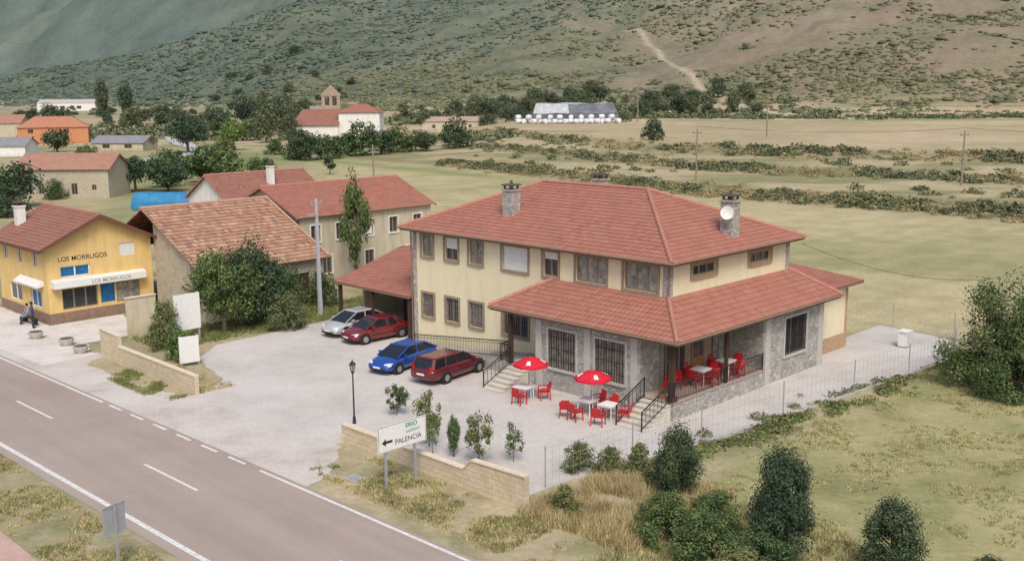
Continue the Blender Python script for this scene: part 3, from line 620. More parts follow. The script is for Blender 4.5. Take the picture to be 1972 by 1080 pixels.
house("village_house","long white farm shed with pale roof",-408,900,.0,50,16,7,3,white,M("pale_sheet_roof",(.5,.47,.45)),wins=[(6,10,2,4.5),(20,24,2,4.5),(34,38,2,4.5)])
house("village_house","small house with dark grey roof among trees",-84,440,.3,12,8,6.5,2.4,white,Tg,wins=[(3,4,1,2.4)])
house("village_house","low beige house with pale tile roof by the church",-34,398,-.1,24,9,3.6,1.6,beige,tiles("dusty_tile",[(.42,.33,.27),(.48,.38,.31)]),wins=[(4,5.2,1,2.4),(11,12.2,1,2.4),(18,19.2,1,2.4)])
CH=thing("church","white village church with red tile roofs and stone bell gable","church",-57,345,.0)
mb=MB(); mb.wall(ff,0,13.5,0,8.3,[(3.2,4.4,3,5.4),(9.4,10.6,3,5.4)],.3); mb.add([(13.5,0,0),(13.5,12,0),(13.5,12,8.3),(13.5,0,8.3)],[(0,1,2,3)]); mb.add([(0,0,0),(0,12,0),(0,12,8.3),(0,0,8.3)],[(3,2,1,0)])
mb.out("wall",white,CH)
mb=MB(); mb.roof((-.5,-.5,8.2),(14,-.5,8.2),(8.5,6,11),(5,6,11)); mb.roof((14,-.5,8.2),(14,12.5,8.2),(8.5,6,11),(8.5,6,11)); mb.roof((-.5,12.5,8.2),(-.5,-.5,8.2),(5,6,11),(5,6,11)); mb.out("roof",T1,CH)
mb=MB(); mb.box(-15,-.01,-1,9,0,4.2); mb.out("nave_wall",white,CH)
mb=MB(); mb.roof((-15.6,-1.6,4.1),(.3,-1.6,4.1),(.3,6,9.3),(-13,6,9.3)); mb.roof((-15.6,10,4.1),(-15.6,-1.6,4.1),(-13,6,9.3),(-13,6,9.3)); mb.out("nave_roof",T3,CH)
mb=MB(); g=stone("church_stone",[(.38,.29,.22),(.46,.36,.28)],.9,(.34,.28,.22))
for (a,c,z0,z1) in ((-6.5,-5.4,10.5,13.6),(-3.9,-2.9,10.5,13.6),(-1.4,-.3,10.5,13.6)): mb.box(a,c,6,7.4,z0,z1)
mb.box(-6.5,-.3,6,7.4,0,10.5); mb.box(-6.7,-.1,5.9,7.5,13.6,14.2); mb.add([(-6.5,6,14.2),(-.3,6,14.2),(-3.4,6,17.2),(-6.5,7.4,14.2),(-.3,7.4,14.2),(-3.4,7.4,17.2)],[(0,1,2),(5,4,3),(0,2,5,3),(1,4,5,2)])
mb.out("bell_gable",g,CH)
brz=M("bronze",(.1,.08,.04))
for cx in (-4.65,-2.15):
    mb=MB(); mb.cyl((cx,6.7,11.4),(cx,6.7,12.6),.5,.25,10); mb.out("bell",brz,CH)
st=thing("bale_stack","long haystack under dark sheeting edged with white wrapped bales","haystack",7,386,.03,hz(20,388))
mb=MB(); pr=[(0,0),(0,3.6),(4,7.4),(12,7.4),(15,3.6),(15,0)]; n=7; Ln=34
for i in range(n+1):
    for (y,z) in pr: mb.v.append((i*Ln/n+(z*.35 if i==0 else (-z*.35 if i==n else 0)),y+random.uniform(-.3,.3),z+(random.uniform(-.5,.5) if z else 0)))
for i in range(n):
    for j in range(5): mb.f.append([i*6+j,i*6+j+1,(i+1)*6+j+1,(i+1)*6+j]); mb.m.append(0 if (j!=2 and not(j==1 and i<3)) else 1); mb.uv.append(None)
mb.f.append([0,1,2,3,4,5][::-1]); mb.m.append(0); mb.uv.append(None); mb.f.append([n*6+j for j in range(6)]); mb.m.append(0); mb.uv.append(None)
mb.out("sheeting",[M("dark_sheeting",(.18,.19,.22),(.09,.095,.11),.4,.5),M("pale_sheeting",(.5,.51,.53),(.3,.31,.33),.5,.6)],st,fixn=True)
balem=M("white_wrap",(.76,.77,.78),(.6,.62,.64),1,.4)
b0=None
for i in range(20):
    for lvl in range(2):
        X=3+i*1.9+random.uniform(-.3,.3); Y=383.0+random.uniform(-1.5,.5)-(2.2 if (lvl and i%2) else 0); z=hz(X,Y)+.9+(1.5 if (lvl and not i%2) else 0)
        if b0 is None:
            mb=MB(); mb.cyl((-.85,0,.0),(.85,0,.0),.9,.9,12); mb.cyl((-.95,0,0),(-.85,0,0),.75,.9,12); mb.cyl((.85,0,0),(.95,0,0),.9,.75,12)
            b0=mb.out("hay_bale",balem,None,True,(X,Y,z),0); b0["label"]="round hay bale wrapped in white plastic by the stack"; b0["category"]="hay bale"; b0["group"]="wrapped hay bales around the stack"
        else:
            c_=b0.copy(); col.objects.link(c_); c_.location=(X,Y,z); c_.rotation_euler=(0,0,random.uniform(0,3))
# ---------------------------------------------------------------- low walls
def lowwall(label,x,pts,t=.22):
    R_=sthing("low_wall",label,"wall",x,0)
    for nm,mt,tt,za,zb in (("block_wall",wallblock,t,None,0),("coping",copm,t+.08,.003,.06)):
        mb=MB()
        for (y0,h0),(y1,h1) in zip(pts,pts[1:]):
            if abs(y1-y0)<.01: continue
            l0,l1=(0,0) if za is None else (h0+za,h1+za)
            mb.hexa([(-tt/2,y0,l0),(tt/2,y0,l0),(tt/2,y1,l1),(-tt/2,y1,l1),(-tt/2,y0,h0+zb),(tt/2,y0,h0+zb),(tt/2,y1,h1+zb),(-tt/2,y1,h1+zb)])
        mb.out(nm,mt,R_)
lowwall("low cream block wall stepping up at one end, by the road sign",-14.15,[(6.9,.75),(-.9,.75),(-1.35,1.2),(-4.2,1.3)])
lowwall("low cream block wall with taller end beside the bar forecourt",-15.1,[(18,.95),(26.6,1.0),(26.6001,1.6),(28.9,1.7)])
o=sthing("garden_wall","short cream garden wall behind shrubs beside the yard","wall",-12.0,32.2)
mb=MB(); mb.box(0,1.9,0,.2,0,2.5); mb.out("panel_wall",palecream,o); mb=MB(); mb.box(-.05,1.95,-.05,.25,2.503,2.58); mb.out("coping",copm,o)
o=sthing("notice_board","tall blank white notice panel on posts among shrubs","sign",-10.1,28.2)
mb=MB(); mb.box(-.85,.85,-.03,.03,.9,3.1); mb.out("panel",whitep,o)
for xx in(-.75,.75):
    mb=MB(); mb.box(xx-.05,xx+.05,.033,.12,0,3.15); mb.out("post",steel,o)
# ---------------------------------------------------------------- vegetation
def crown_mesh(name,kind,seed,n,ls,mat):
    r=np.random.default_rng(seed)
    P={'round':((.5,.5,.40),.59,38,.15),'bush':((.5,.5,.47),.50,44,.16),'mound':((.55,.55,.92),.06,56,.14),'tall':((.40,.40,.42),.56,26,.13),'poplar':((.40,.40,.48),.52,36,.15),'cone':((.46,.46,.5),.5,60,.13),'sparse':((.42,.42,.44),.52,26,.10)}[kind]
    (rx,ry,rz),cz,nc,cr=P
    d=r.normal(size=(nc,3))
    if kind=='mound': d[:,2]=np.abs(d[:,2])
    d/=np.linalg.norm(d,axis=1)[:,None]; rad=r.uniform(.25,1,nc)**.5
    c=d*rad[:,None]*(np.array([rx,ry,rz])-cr*.75)
    if kind=='cone': k=1.12-.6*(c[:,2]+rz)/(2*rz); c[:,:2]*=k[:,None]
    if kind=='round': k=1.1-.35*np.clip(c[:,2]/rz,0,1); c[:,:2]*=k[:,None]
    c[:,2]+=cz; crs=cr*r.uniform(.55,1.3,nc)
    i=r.integers(0,nc,n); d=r.normal(size=(n,3)); d/=np.linalg.norm(d,axis=1)[:,None]
    p=c[i]+d*(crs[i]*r.uniform(.4,1.1,n))[:,None]
    st_=r.random(n)<.08; p[st_]+=d[st_]*.05
    p[:,2]=np.maximum(p[:,2],.02+.02*r.random(n))
    nn=d+r.normal(size=(n,3))*.5+np.array([0,0,.25]); nn/=np.linalg.norm(nn,axis=1)[:,None]
    t=np.cross(nn,r.normal(size=(n,3))); t/=np.linalg.norm(t,axis=1)[:,None]; b_=np.cross(nn,t)
    s=ls*r.uniform(.6,1.3,n)[:,None]
    v=np.stack([p-t*s,p-b_*s*.6,p+t*s,p+b_*s*.6],1).reshape(-1,3)
    me=bpy.data.meshes.new(name); me.from_pydata(v.tolist(),[],np.arange(4*n).reshape(n,4).tolist()); me.materials.append(mat); me.update(); return me
def trunk_mesh(name,seed,kind):
    rr=random.Random(seed); mb=MB(); top={'round':.45,'bush':.3,'mound':.3,'tall':.55,'poplar':.6,'cone':.6,'sparse':.75}[kind]; r0={'round':.035,'bush':.03,'mound':.03,'tall':.03,'poplar':.03,'cone':.03,'sparse':.012}[kind]
    a=Vector((0,0,0)); q=Vector((rr.uniform(-.02,.02),rr.uniform(-.02,.02),top*.5)); t=Vector((rr.uniform(-.03,.03),rr.uniform(-.03,.03),top))
    mb.cyl(a,q,r0*1.2,r0*.9,8); mb.cyl(q,t,r0*.9,r0*.5,8)
    for i in range(7):
        s_=(a if kind=='sparse' and i<3 else q).lerp(t,rr.random()*.6); an=rr.uniform(0,6.28); e_=s_+Vector((math.cos(an)*.28,math.sin(an)*.28,rr.uniform(.1,.4))); mb.cyl(s_,e_,r0*.45,r0*.12,6)
    me=mb.out(name,bark,None); m_=me.data; bpy.data.objects.remove(me); return m_
CM={}
def tree(name,label,X,Y,w,h,kind='round',mat=0,n=2600,ls=.032,var=0,cat="tree",group=None):
    far_=Y>300
    key=(kind,mat,n,var,far_)
    if key not in CM: CM[key]=(crown_mesh("crown_"+kind,kind,len(CM)*7+3+var,n,ls,(LF_HAZE if far_ else LF)[mat]),trunk_mesh("trunk_"+kind,len(CM)+1,kind))
    R_=thing(name,label,cat,X,Y,random.uniform(0,6.28),hz(X,Y)-.03 if Y>110 else 0,group); R_.scale=(w,w,h)
    for nm,me in zip(("crown","trunk"),CM[key]):
        o=bpy.data.objects.new(nm,me); col.objects.link(o); o.parent=R_
    return R_
LB={0:"green leafy",1:"dark green dense",2:"bright green",3:"sage green"}
def T(X,Y,w,h,kind='round',mat=0,var=0,n=2200,ls=.034,where="among the village fields"):
    nm="bush" if kind in('bush','cone') else "tree"
    if kind=='bush' and random.random()<.6: kind='mound'
    tree(nm,f"{LB[mat]} {nm} {where}",X,Y,w*1.15,h*1.12,kind,mat,n,ls,var,nm,"trees and bushes "+where)
for a in [(-241,617,11,23,'poplar',1),(-225.6,613,12.8,20,'poplar',1),(-195,583,9,7,'bush',1),(-81.8,262.8,9.2,9,'round',1),(-74.4,278,7,8,'round',2),(-102,398,10,14,'round',1),(-74,314,8.7,11,'poplar',0),(-92,423,9.5,13.7,'round',1),(-44.9,225.8,7,6.8,'bush',1),(-33.3,189.6,2.6,3.3,'tall',1),(-34.9,242.6,9.1,8,'bush',0),(-28.1,256,8,7.1,'bush',0),(-14,260.7,8.6,7.6,'bush',1),(-33.8,400,7,7.6,'tall',0),(-119,272,7,6.1,'bush',1),(-96.7,276,3.5,3.9,'round',1),(-48.5,168.8,9,6.3,'bush',0),(-52.8,158.6,6.5,5,'bush',1),(-58,159,5,5.6,'round',1),(-66.7,138,7,6.3,'bush',1),(-66,149,3.2,3.1,'bush',0),(-71,140,6,5,'round',1),(-10.2,468,10.5,9.4,'round',0),(34.9,254,5.7,5.4,'bush',1),(58,455,9.7,8.3,'bush',0),(-110,390,9,9,'round',1),(-62,300,6,5,'bush',1),(-84,330,8,7,'bush',0),(-57,250,5,4,'bush',0),(-40,250,6,5,'bush',0),(-21,255,6,5,'bush',1),
 (-96,410,12,15,'bush',1),(-88,392,10,12,'round',1),(-82,375,9,11,'round',0),(-92,375,9,9,'bush',1),(-70,330,8,8,'bush',0),(-105,375,9,8,'bush',1),(-52,175,7,5.5,'bush',1),(-60,182,7,5.5,'bush',0),(-41,232,7,5.5,'bush',0),(-31,247,7,6,'bush',1),(-48,232,6,5,'bush',0),(-24,262,6,5,'bush',1),(-73,132,6,6,'bush',0),(-63,128,5,4,'bush',1),(-23,402,7,5,'bush',0),(-9,395,7,5,'bush',1),(-2,410,8,7,'bush',0),(3,430,9,7,'bush',1),(43,400,6,4,'bush',0),(-68,247,5,4,'bush',0),(-88,215,6,4.5,'bush',0),(-77,190,5,4,'bush',1),(-66,164,6,4.5,'bush',1),(-56,166,6,5,'round',0),(-44,182,5,4,'bush',0),(-63,215,6,4.5,'bush',0),(-100,330,8,7,'bush',1),(-65,360,8,8,'round',0)]: T(*a,var=random.randint(0,1))
rb=random.Random(5)
for i in range(120):
    X=-240+rb.random()**.8*370; Y=rb.uniform(480,600) if X>-20 else rb.uniform(440,600)
    if 5<X<40 and Y<490: continue
    k=rb.uniform(5,12); T(X,Y,k,k*rb.uniform(.65,1.05),rb.choice(['round','bush','bush','poplar']),rb.choice([0,0,1]),rb.randint(0,1),where="at the foot of the hill")
for i in range(45):
    X=rb.uniform(-330,-110); Y=rb.uniform(620,900); k=rb.uniform(5,9); T(X,Y,k*1.2,k*rb.uniform(.6,.9),'bush',rb.choice([0,1]),rb.randint(0,1),where="at the foot of the hill")
def ST(x,y,w,h,kind,mat,label,n=6000,ls=.02,var=0):
    X,Y=S(x,y); nm="bush" if kind in('bush','cone','mound') else "tree"
    if kind=='sparse': nm="sapling"
    return tree(nm,label,X,Y,w,h,kind,mat,n,ls,var,nm)
ST(8.9,36.6,3.3,9.2,'tall',0,"tall narrow tree beside the beige house",3600,.026)
ST(-7.2,29.0,4.8,5.9,'bush',0,"large dark leafy tree at the edge of the yard",10000,.018)
ST(-5.0,29.6,5.0,6.3,'bush',1,"large dark leafy tree beside the grey pole",10000,.018,1)
ST(-2.9,29.2,3.6,4.8,'bush',0,"green leafy tree at the edge of the yard",6000,.02,1)
ST(-11.7,28.2,2.2,3.6,'mound',3,"sage green shrub in front of the garden wall",5000,.024)
ST(-12.3,25.0,1.9,2.2,'mound',2,"bright green flowering shrub behind the low wall",4000,.03)
ST(-4.0,27.0,2.6,3.0,'mound',3,"sage green shrub beside the yard",5000,.024)
ST(2.0,31.5,2.5,3.2,'mound',0,"green shrub in front of the barn",4000,.026)
ST(13.9,-10.6,6.3,6.0,'mound',0,"large rounded green bush beside the fence",24000,.012,2)
ST(17.8,-11.8,5.6,5.6,'mound',0,"large green bush beside the fence",14000,.014,3)
ST(12.2,-12.2,4.0,3.4,'mound',0,"rounded green bush in the field corner",12000,.016,4)
ST(-9.5,-7.5,2.4,3.05,'cone',1,"dense dark green upright shrub in the field",14000,.015,4)
ST(-11.3,-13.0,3.2,4.1,'cone',1,"dense dark green upright shrub in the field",20000,.013,5)
ST(-10.4,-16.1,2.8,2.9,'cone',1,"dense dark green shrub in dry grass",14000,.015,6)
ST(-13.1,-11.4,2.6,2.2,'mound',0,"low spreading green shrub in the field",12000,.018,7)
ST(-12.7,-9.3,2.3,1.8,'mound',0,"low spreading green shrub in dry grass",9000,.02,8)
ST(-11.2,-10.2,2.2,1.8,'mound',0,"low green shrub in dry grass",9000,.02,9)
ST(-11.9,-8.2,1.4,1.1,'mound',3,"low sage green shrub in dry grass",6000,.026,10)
ST(-12.2,-12.8,2.0,1.5,'mound',0,"low green shrub in dry grass",9000,.02,9)
ST(-13.8,-12.6,2.0,1.4,'mound',3,"low sage green shrub in dry grass",9000,.02,8)
ST(-8.1,-18.2,1.3,.8,'mound',1,"low dark green shrub in dry grass",5000,.03,9)
for x,y,w,h,mt in ((-9.8,-2.9,1.5,1.35,3),(-9.1,-3.9,1.3,1.2,3),(-8.4,-4.8,1.2,1.4,3),(-13.4,-5.4,1.3,1.2,3),(-9.0,-6.3,1.4,1.3,3)): ST(x,y,w,h,'mound',mt,"olive green broom shrub beside the fence",4000,.03,10)
ST(-10.3,8.0,1.4,1.7,'sparse',0,"young green shrub behind the low wall",2200,.03,5)
ST(-12.1,3.6,1.8,2.8,'sparse',3,"slender sage green sapling behind the low wall",1700,.026)
ST(-12.2,1.9,.8,1.9,'poplar',0,"small upright conifer behind the low wall",3000,.03)
ST(-11.9,.7,1.8,2.6,'sparse',3,"slender sage green sapling behind the low wall",1900,.026,1)
ST(-10.9,-.3,1.3,1.9,'sparse',0,"small green sapling behind the low wall",1000,.028,2)
ST(-11.4,4.4,1.1,1.9,'sparse',3,"thin sapling behind the low wall",800,.028,3)
ST(-12.6,2.8,1.0,2.0,'sparse',2,"thin bright green sapling behind the low wall",800,.028,4)
def brush(name,label,pts,mat,per=70,ls=.3):
    r=np.random.default_rng(len(pts))
    A=np.array(pts); i=np.repeat(np.arange(len(A)),per); m=len(i)
    d=r.normal(size=(m,3)); d[:,2]=np.abs(d[:,2]); d/=np.linalg.norm(d,axis=1)[:,None]
    rad=A[i,3]*r.uniform(.45,1.1,m)
    p=A[i,:3]+d*rad[:,None]*np.array([1.5,1.5,.8])+np.array([0,0,.05])
    nn=d+r.normal(size=(m,3))*.4; nn/=np.linalg.norm(nn,axis=1)[:,None]
    t=np.cross(nn,r.normal(size=(m,3))); t/=np.linalg.norm(t,axis=1)[:,None]; b_=np.cross(nn,t)
    s=(ls*A[i,3]*r.uniform(.6,1.3,m))[:,None]
    v=np.stack([p-t*s,p-b_*s*.7,p+t*s,p+b_*s*.7],1).reshape(-1,3)
    me=bpy.data.meshes.new(name); me.from_pydata(v.tolist(),[],np.arange(4*m).reshape(m,4).tolist()); me.materials.append(mat); me.update()
    o=bpy.data.objects.new(name,me); col.objects.link(o); o["kind"]="stuff"; o["label"]=label; o["category"]="hedge"; return o
def line(XX_,YY_,x0,x1,n,spread,r0,r1,dens=1,seed=77):
    out=[]
    for i in range(n):
        X=rb.uniform(x0,x1); Y=float(np.interp(X,XX_,YY_))+rb.gauss(0,spread)
        q=vn(np.array([X/6.]),np.array([Y/20.]),seed)[0]
        if dens<1 and q<1-dens: continue
        out.append((X,Y,hz(X,Y),rb.uniform(r0,r0+(r1-r0)*(.4+q))))
    return out
hm1=leafmat("hedge_olive",(.085,.095,.055),(.14,.15,.082),(.215,.21,.12),.25)
hm2=leafmat("hedge_dry",(.16,.145,.085),(.25,.22,.13),(.35,.30,.185),.25)
brush("hedgerow","olive green scrub hedgerow along the field bank",line(AX,AY,-15,110,620,2.2,.3,1.15,.7),hm1,70,.22)
brush("hedgerow","dry brown scrub along the field bank",line(AX,AY,-15,110,900,3.2,.25,.8),hm2,45,.25)
brush("hedgerow","olive green scrub on the middle bank",line(DX,DY,-10,140,480,3.2,.3,1.15,.55,78),hm1,55,.24)
brush("hedgerow","dry scrub on the middle bank",line(DX,DY,-10,140,600,3.8,.25,.8),hm2,40,.26)
brush("hedgerow","olive green scrub on the upper bank",line(BX,BY,-20,190,560,4.5,.4,1.5,.55,79),hm1,55,.24)
brush("hedgerow","dry scrub on the upper bank",line(BX,BY,-20,190,700,6,.3,.9,.95),hm2,40)
mid=[]
for i in range(500):
    X=rb.uniform(-10,110); a=float(np.interp(X,AX,AY)); c_=float(np.interp(X,BX,BY)); Y=rb.uniform(a,c_)
    if vn(np.array([X/12.]),np.array([Y/7.]),66)[0]>.6: mid.append((X,Y,hz(X,Y),rb.uniform(.3,1.0)))
brush("hedgerow","scattered olive scrub on the terrace between fields",mid,hm1,50)
far=[]
for i in range(420):
    X=rb.uniform(50,290); Y=440+rb.gauss(0,9)-.05*(X-50)
    if trkd(np.array([X]),np.array([Y]))[0]<6: continue
    far.append((X,Y,hz(X,Y),rb.uniform(.7,2.3)))
for i in range(560):
    X=rb.uniform(-60,150); Y=rb.uniform(470,600)
    if vn(np.array([X/30.]),np.array([Y/12.]),93)[0]>.5 and trkd(np.array([X]),np.array([Y]))[0]>6: far.append((X,Y,hz(X,Y),rb.uniform(1.2,4)))
for i in range(60):
    X=rb.uniform(-60,0); Y=300+rb.gauss(0,10); far.append((X,Y,hz(X,Y),rb.uniform(1,2)))
for i in range(260):
    X=rb.uniform(-260,-90); Y=rb.uniform(330,480); far.append((X,Y,hz(X,Y),rb.uniform(1.2,3.5)))
brush("hedgerow","distant green hedge at the foot of the hill",far,leafmat("hazed_hedge",(.08,.10,.065),(.12,.145,.088),(.18,.195,.12),.1),45,.3)  # hedge colours softened by painted haze
def icos():
    bm=bmesh.new(); bmesh.ops.create_icosphere(bm,subdivisions=1,radius=1); v=np.array([x.co[:] for x in bm.verts]); f=np.array([[a.index for a in q.verts] for q in bm.faces]); bm.free(); return v,f
iv,if_=icos()
r=np.random.default_rng(3); n=110000
t=r.uniform(-.56,.56,n); Y=450*np.exp(r.random(n)*np.log(1400/450)); X=t*Y; Zs=hgt(X,Y)
den=fbm(X/26,Y/20,31); den2=fbm(X/70,Y/60,71)
keep=(Zs>3)&((den*.6+den2*.4)>.455+r.uniform(-.04,.08,n)-np.clip(-t,0,.3)*.25+np.clip(t,0,.3)*.1)&(r.random(n)<.6)
keep&=~((trkd(X,Y)<3.5)&(Y>430))
X,Y,Zs,t=X[keep][:26000],Y[keep][:26000],Zs[keep][:26000],t[keep][:26000]; m=len(X)
sz=r.uniform(.35,1.3,m)*(1+.6*np.clip(-t*3,0,1))*np.where(r.random(m)<.07,2.0,1)
def scat(sel,name,mat):
    X_,Y_,Z_,s_=X[sel],Y[sel],Zs[sel],sz[sel]; k=len(X_)
    V=iv[None]*(1+r.uniform(-.4,.4,(k,len(iv),1)))*s_[:,None,None]*np.array([1.45,1.45,.65]); V=V+np.stack([X_,Y_,Z_+s_*.12],-1)[:,None]
    F=if_[None]+(np.arange(k)*len(iv))[:,None,None]
    me=bpy.data.meshes.new(name); V=V.reshape(-1,3); F=F.reshape(-1,3)
    me.vertices.add(len(V)); me.vertices.foreach_set("co",V.ravel()); me.loops.add(F.size); me.loops.foreach_set("vertex_index",F.ravel()); me.polygons.add(len(F)); me.polygons.foreach_set("loop_start",np.arange(len(F))*3); me.update(); me.validate()
    me.materials.append(mat); o=bpy.data.objects.new(name,me); col.objects.link(o); o["kind"]="stuff"; o["label"]="scattered scrub bushes covering the hillside"; o["category"]="scrub"
sm1=leafmat("scrub_green",(.095,.11,.072),(.13,.145,.09),(.175,.178,.115),.08); sm2=leafmat("scrub_hazed",(.095,.122,.10),(.118,.145,.115),(.145,.168,.13),.08)  # second scrub colour set has distance haze painted in
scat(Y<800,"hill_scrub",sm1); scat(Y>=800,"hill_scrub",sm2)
hm3=leafmat("dull_creeper",(.07,.09,.04),(.13,.15,.07),(.20,.21,.11),2)
for nm,mt,cnt in (("creeper",hm3,420),("creeper",LF[2],90)):
    pt=[]
    for i in range(cnt):
        u=rb.random(); x=-6+u*26; y=-5.4-.10*(x+3)+rb.gauss(0,.5)
        if vn(np.array([x/1.3]),np.array([y*1.5]),12)[0]<.45: continue
        X_,Y_=S(x,y); pt.append((X_,Y_,0,rb.uniform(.08,.33)))
    brush(nm,"green creeper growing along the wire fence",pt,mt,40,.24)["category"]="creeper"
def grass(name,label,regs,mat):
    V=[];r=np.random.default_rng(len(regs))
    for (x0,x1,y0,y1,n,h,cl) in regs:
        cx=r.uniform(x0,x1,n);cy=r.uniform(y0,y1,n)
        kp=fbm(cx/1.6,cy/1.6,51)>cl; cx,cy=cx[kp],cy[kp]; k=len(cx)
        per=7; cx=np.repeat(cx,per)+r.normal(size=k*per)*.07; cy=np.repeat(cy,per)+r.normal(size=k*per)*.07; m=k*per
        hh=h*r.uniform(.4,1.3,m); an=r.uniform(0,6.28,m); w=.012+.012*r.random(m); ln=r.normal(size=(m,2))*.35*hh[:,None]
        gx=CX+cx*cT-cy*sT; gy=CY+cx*sT+cy*cT
        a=np.stack([gx-np.cos(an)*w,gy-np.sin(an)*w,np.zeros(m)],-1); b_=np.stack([gx+np.cos(an)*w,gy+np.sin(an)*w,np.zeros(m)],-1); c_=np.stack([gx+ln[:,0],gy+ln[:,1],hh],-1)
        V.append(np.stack([a,b_,c_],1).reshape(-1,3))
    V=np.concatenate(V); n=len(V)//3
    me=bpy.data.meshes.new(name); me.vertices.add(len(V)); me.vertices.foreach_set("co",V.ravel()); me.loops.add(n*3); me.loops.foreach_set("vertex_index",np.arange(n*3)); me.polygons.add(n); me.polygons.foreach_set("loop_start",np.arange(n)*3); me.update()
    me.materials.append(mat); o=bpy.data.objects.new(name,me); col.objects.link(o); o["kind"]="stuff"; o["label"]=label; o["category"]="grass"
gd=leafmat("dry_grass",(.30,.25,.15),(.42,.36,.22),(.52,.45,.29),.8); gg=leafmat("green_grass",(.13,.15,.06),(.20,.23,.09),(.31,.31,.15),.8)
grass("grass","dry straw-coloured grass on the verges and field",[(-17.5,-14.4,-6,4,2500,.10,.45),(-14.5,-8,-9,-4,3200,.40,.40),(-18,-8,-25,-7,5000,.2,.47),(-8,20,-22,-6.5,6000,.10,.5),(-28,-25.3,-4,16,2500,.1,.45),(-14.9,-12.9,18,25,500,.15,.4)],gd)
grass("grass","patchy green grass on the verges and field",[(-17.3,-14.4,-6,5,1800,.12,.5),(-18,-8,-25,-7,4000,.18,.52),(-8,20,-22,-6.5,5000,.10,.54),(-28,-25.3,-4,16,2200,.1,.5),(-17,-15.3,18,26,1200,.15,.45),(-12,8,27.6,32,3500,.25,.3)],gg)
# ---------------------------------------------------------------- street furniture
LP=sthing("street_lamp","black lantern lamp post standing in the yard","street lamp",-12.4,8.5)
mb=MB(); mb.cyl((0,0,0),(0,0,.35),.09,.06,10); mb.cyl((0,0,.35),(0,0,2.45),.04,.03,10); mb.cyl((0,0,2.4),(0,0,2.5),.07,.09,10); mb.out("post",iron,LP)
mb=MB(); mb.cyl((0,0,2.5),(0,0,2.8),.09,.15,6); mb.out("lantern",M("lantern_glass",(.35,.36,.34),None,5,.3),LP)
mb=MB(); mb.cyl((0,0,2.8),(0,0,2.97),.18,.03,6); mb.cyl((0,0,2.97),(0,0,3.05),.02,.02,6)
for i in range(6):
    a=i*math.pi/3; mb.cyl((math.cos(a)*.09,math.sin(a)*.09,2.5),(math.cos(a)*.15,math.sin(a)*.15,2.8),.01,.01,4)
mb.out("lamp_shade",iron,LP)
UP=sthing("utility_pole","tall grey concrete pole with lamp beside the carport","utility pole",.0,28.9)
mb=MB(); mb.hexa([(-.13,-.11,0),(.13,-.11,0),(.13,.11,0),(-.13,.11,0),(-.07,-.06,8),(.07,-.06,8),(.07,.06,8),(-.07,.06,8)]); mb.out("post",M("pale_concrete_pole",(.46,.48,.51),(.38,.40,.42),3),UP)
mb=MB(); mb.box(-.5,.5,-.04,.04,7.65,7.72); mb.cyl((-.4,0,7.72),(-.4,0,7.9),.04,.03,6); mb.cyl((.4,0,7.72),(.4,0,7.9),.04,.03,6); mb.out("crossarm",steel,UP)
mb=MB(); mb.box(-.8,-.1,-.1,.1,6.9,7.02); mb.out("lamp",steel,UP)
pm1=M("weathered_pole",(.28,.24,.20)); pm2=M("pole_arm",(.24,.22,.2))
def pole(X,Y,h,r=.13):
    P=thing("utility_pole","wooden power pole standing in the field","utility pole",X,Y,.3,hz(X,Y),"power poles across the fields")
    mb=MB(); mb.cyl((0,0,0),(0,0,h),r*1.2,r*.8,8); mb.out("post",pm1,P)
    mb=MB(); mb.box(-.8,.8,-.06,.06,h-.7,h-.55)
    for a in (-.7,0,.7): mb.cyl((a,0,h-.55),(a,0,h-.35),.05,.04,6)
    mb.out("crossarm",pm2,P)
for a in ((28.8,160.6,8.1),(65.3,149.4,7.9),(65.5,266,11,.16),(48,394,15,.22),(-20,150,7.5),(-58,395,12,.2),(-31,118,5)): pole(*a)
def wire(a,c,sag,r=.015):
    mb=MB(); a=Vector(a);c=Vector(c); pv=a
    for i in range(1,13):
        t_=i/12; q=a.lerp(c,t_)-Vector((0,0,sag*4*t_*(1-t_))); mb.cyl(pv,q,r,r,4); pv=q
    o=mb.out("overhead_wire",iron); o["label"]="thin dark overhead cable strung between poles"; o["category"]="cable"
X1_,Y1_=S(11.6,-.5); wire((X1_,Y1_,6.6),(30,62,3.5),.8)
wire((28.8,160.6,9.4),(65.3,149.4,9.2),.8,.03); wire((65.3,149.4,9.2),(110,136,9),.8,.03); wire((65.5,266,12.5),(130,210,12),1.5,.04); wire((65.5,266,12.5),(48,394,16),2,.04)
RS=sthing("road_sign","white direction sign with black arrow on two posts by the wall","road sign",-15.5,1.2)
mb=MB(); mb.box(-1.2,1.2,-.03,.0,1.45,2.5); mb.out("panel",whitep,RS)
mb=MB()
for q_ in ((-1.17,1.17,1.47,1.485),(-1.17,1.17,2.465,2.48),(-1.17,-1.155,1.485,2.465),(1.155,1.17,1.485,2.465)): mb.box(q_[0],q_[1],-.034,-.0315,q_[2],q_[3])
mb.out("border",blacktext,RS)
text("lettering","ERIO",.25,greentext,RS,(.15,-.034,2.22),(1,0,0),(0,-1,0),.002,sx=1.1,off=.015)
text("lettering","GUARDO",.17,greentext,RS,(.15,-.034,2.0),(1,0,0),(0,-1,0),.002,off=.0)
text("lettering","PALENCIA",.29,blacktext,RS,(-.38,-.034,1.66),(1,0,0),(0,-1,0),.002,off=.0)
mb=MB(); y=-.036
mb.add([(-1.02,y,1.85),(-.82,y,1.70),(-.82,y,1.80),(-.5,y,1.80),(-.5,y,1.90),(-.82,y,1.90),(-.82,y,2.0)],[(0,1,2,3,4,5,6)]); mb.out("arrow",blacktext,RS)
for xx in (-.8,.65):
    mb=MB(); mb.box(xx-.05,xx+.05,.003,.08,0,2.45); mb.out("post",steel,RS)
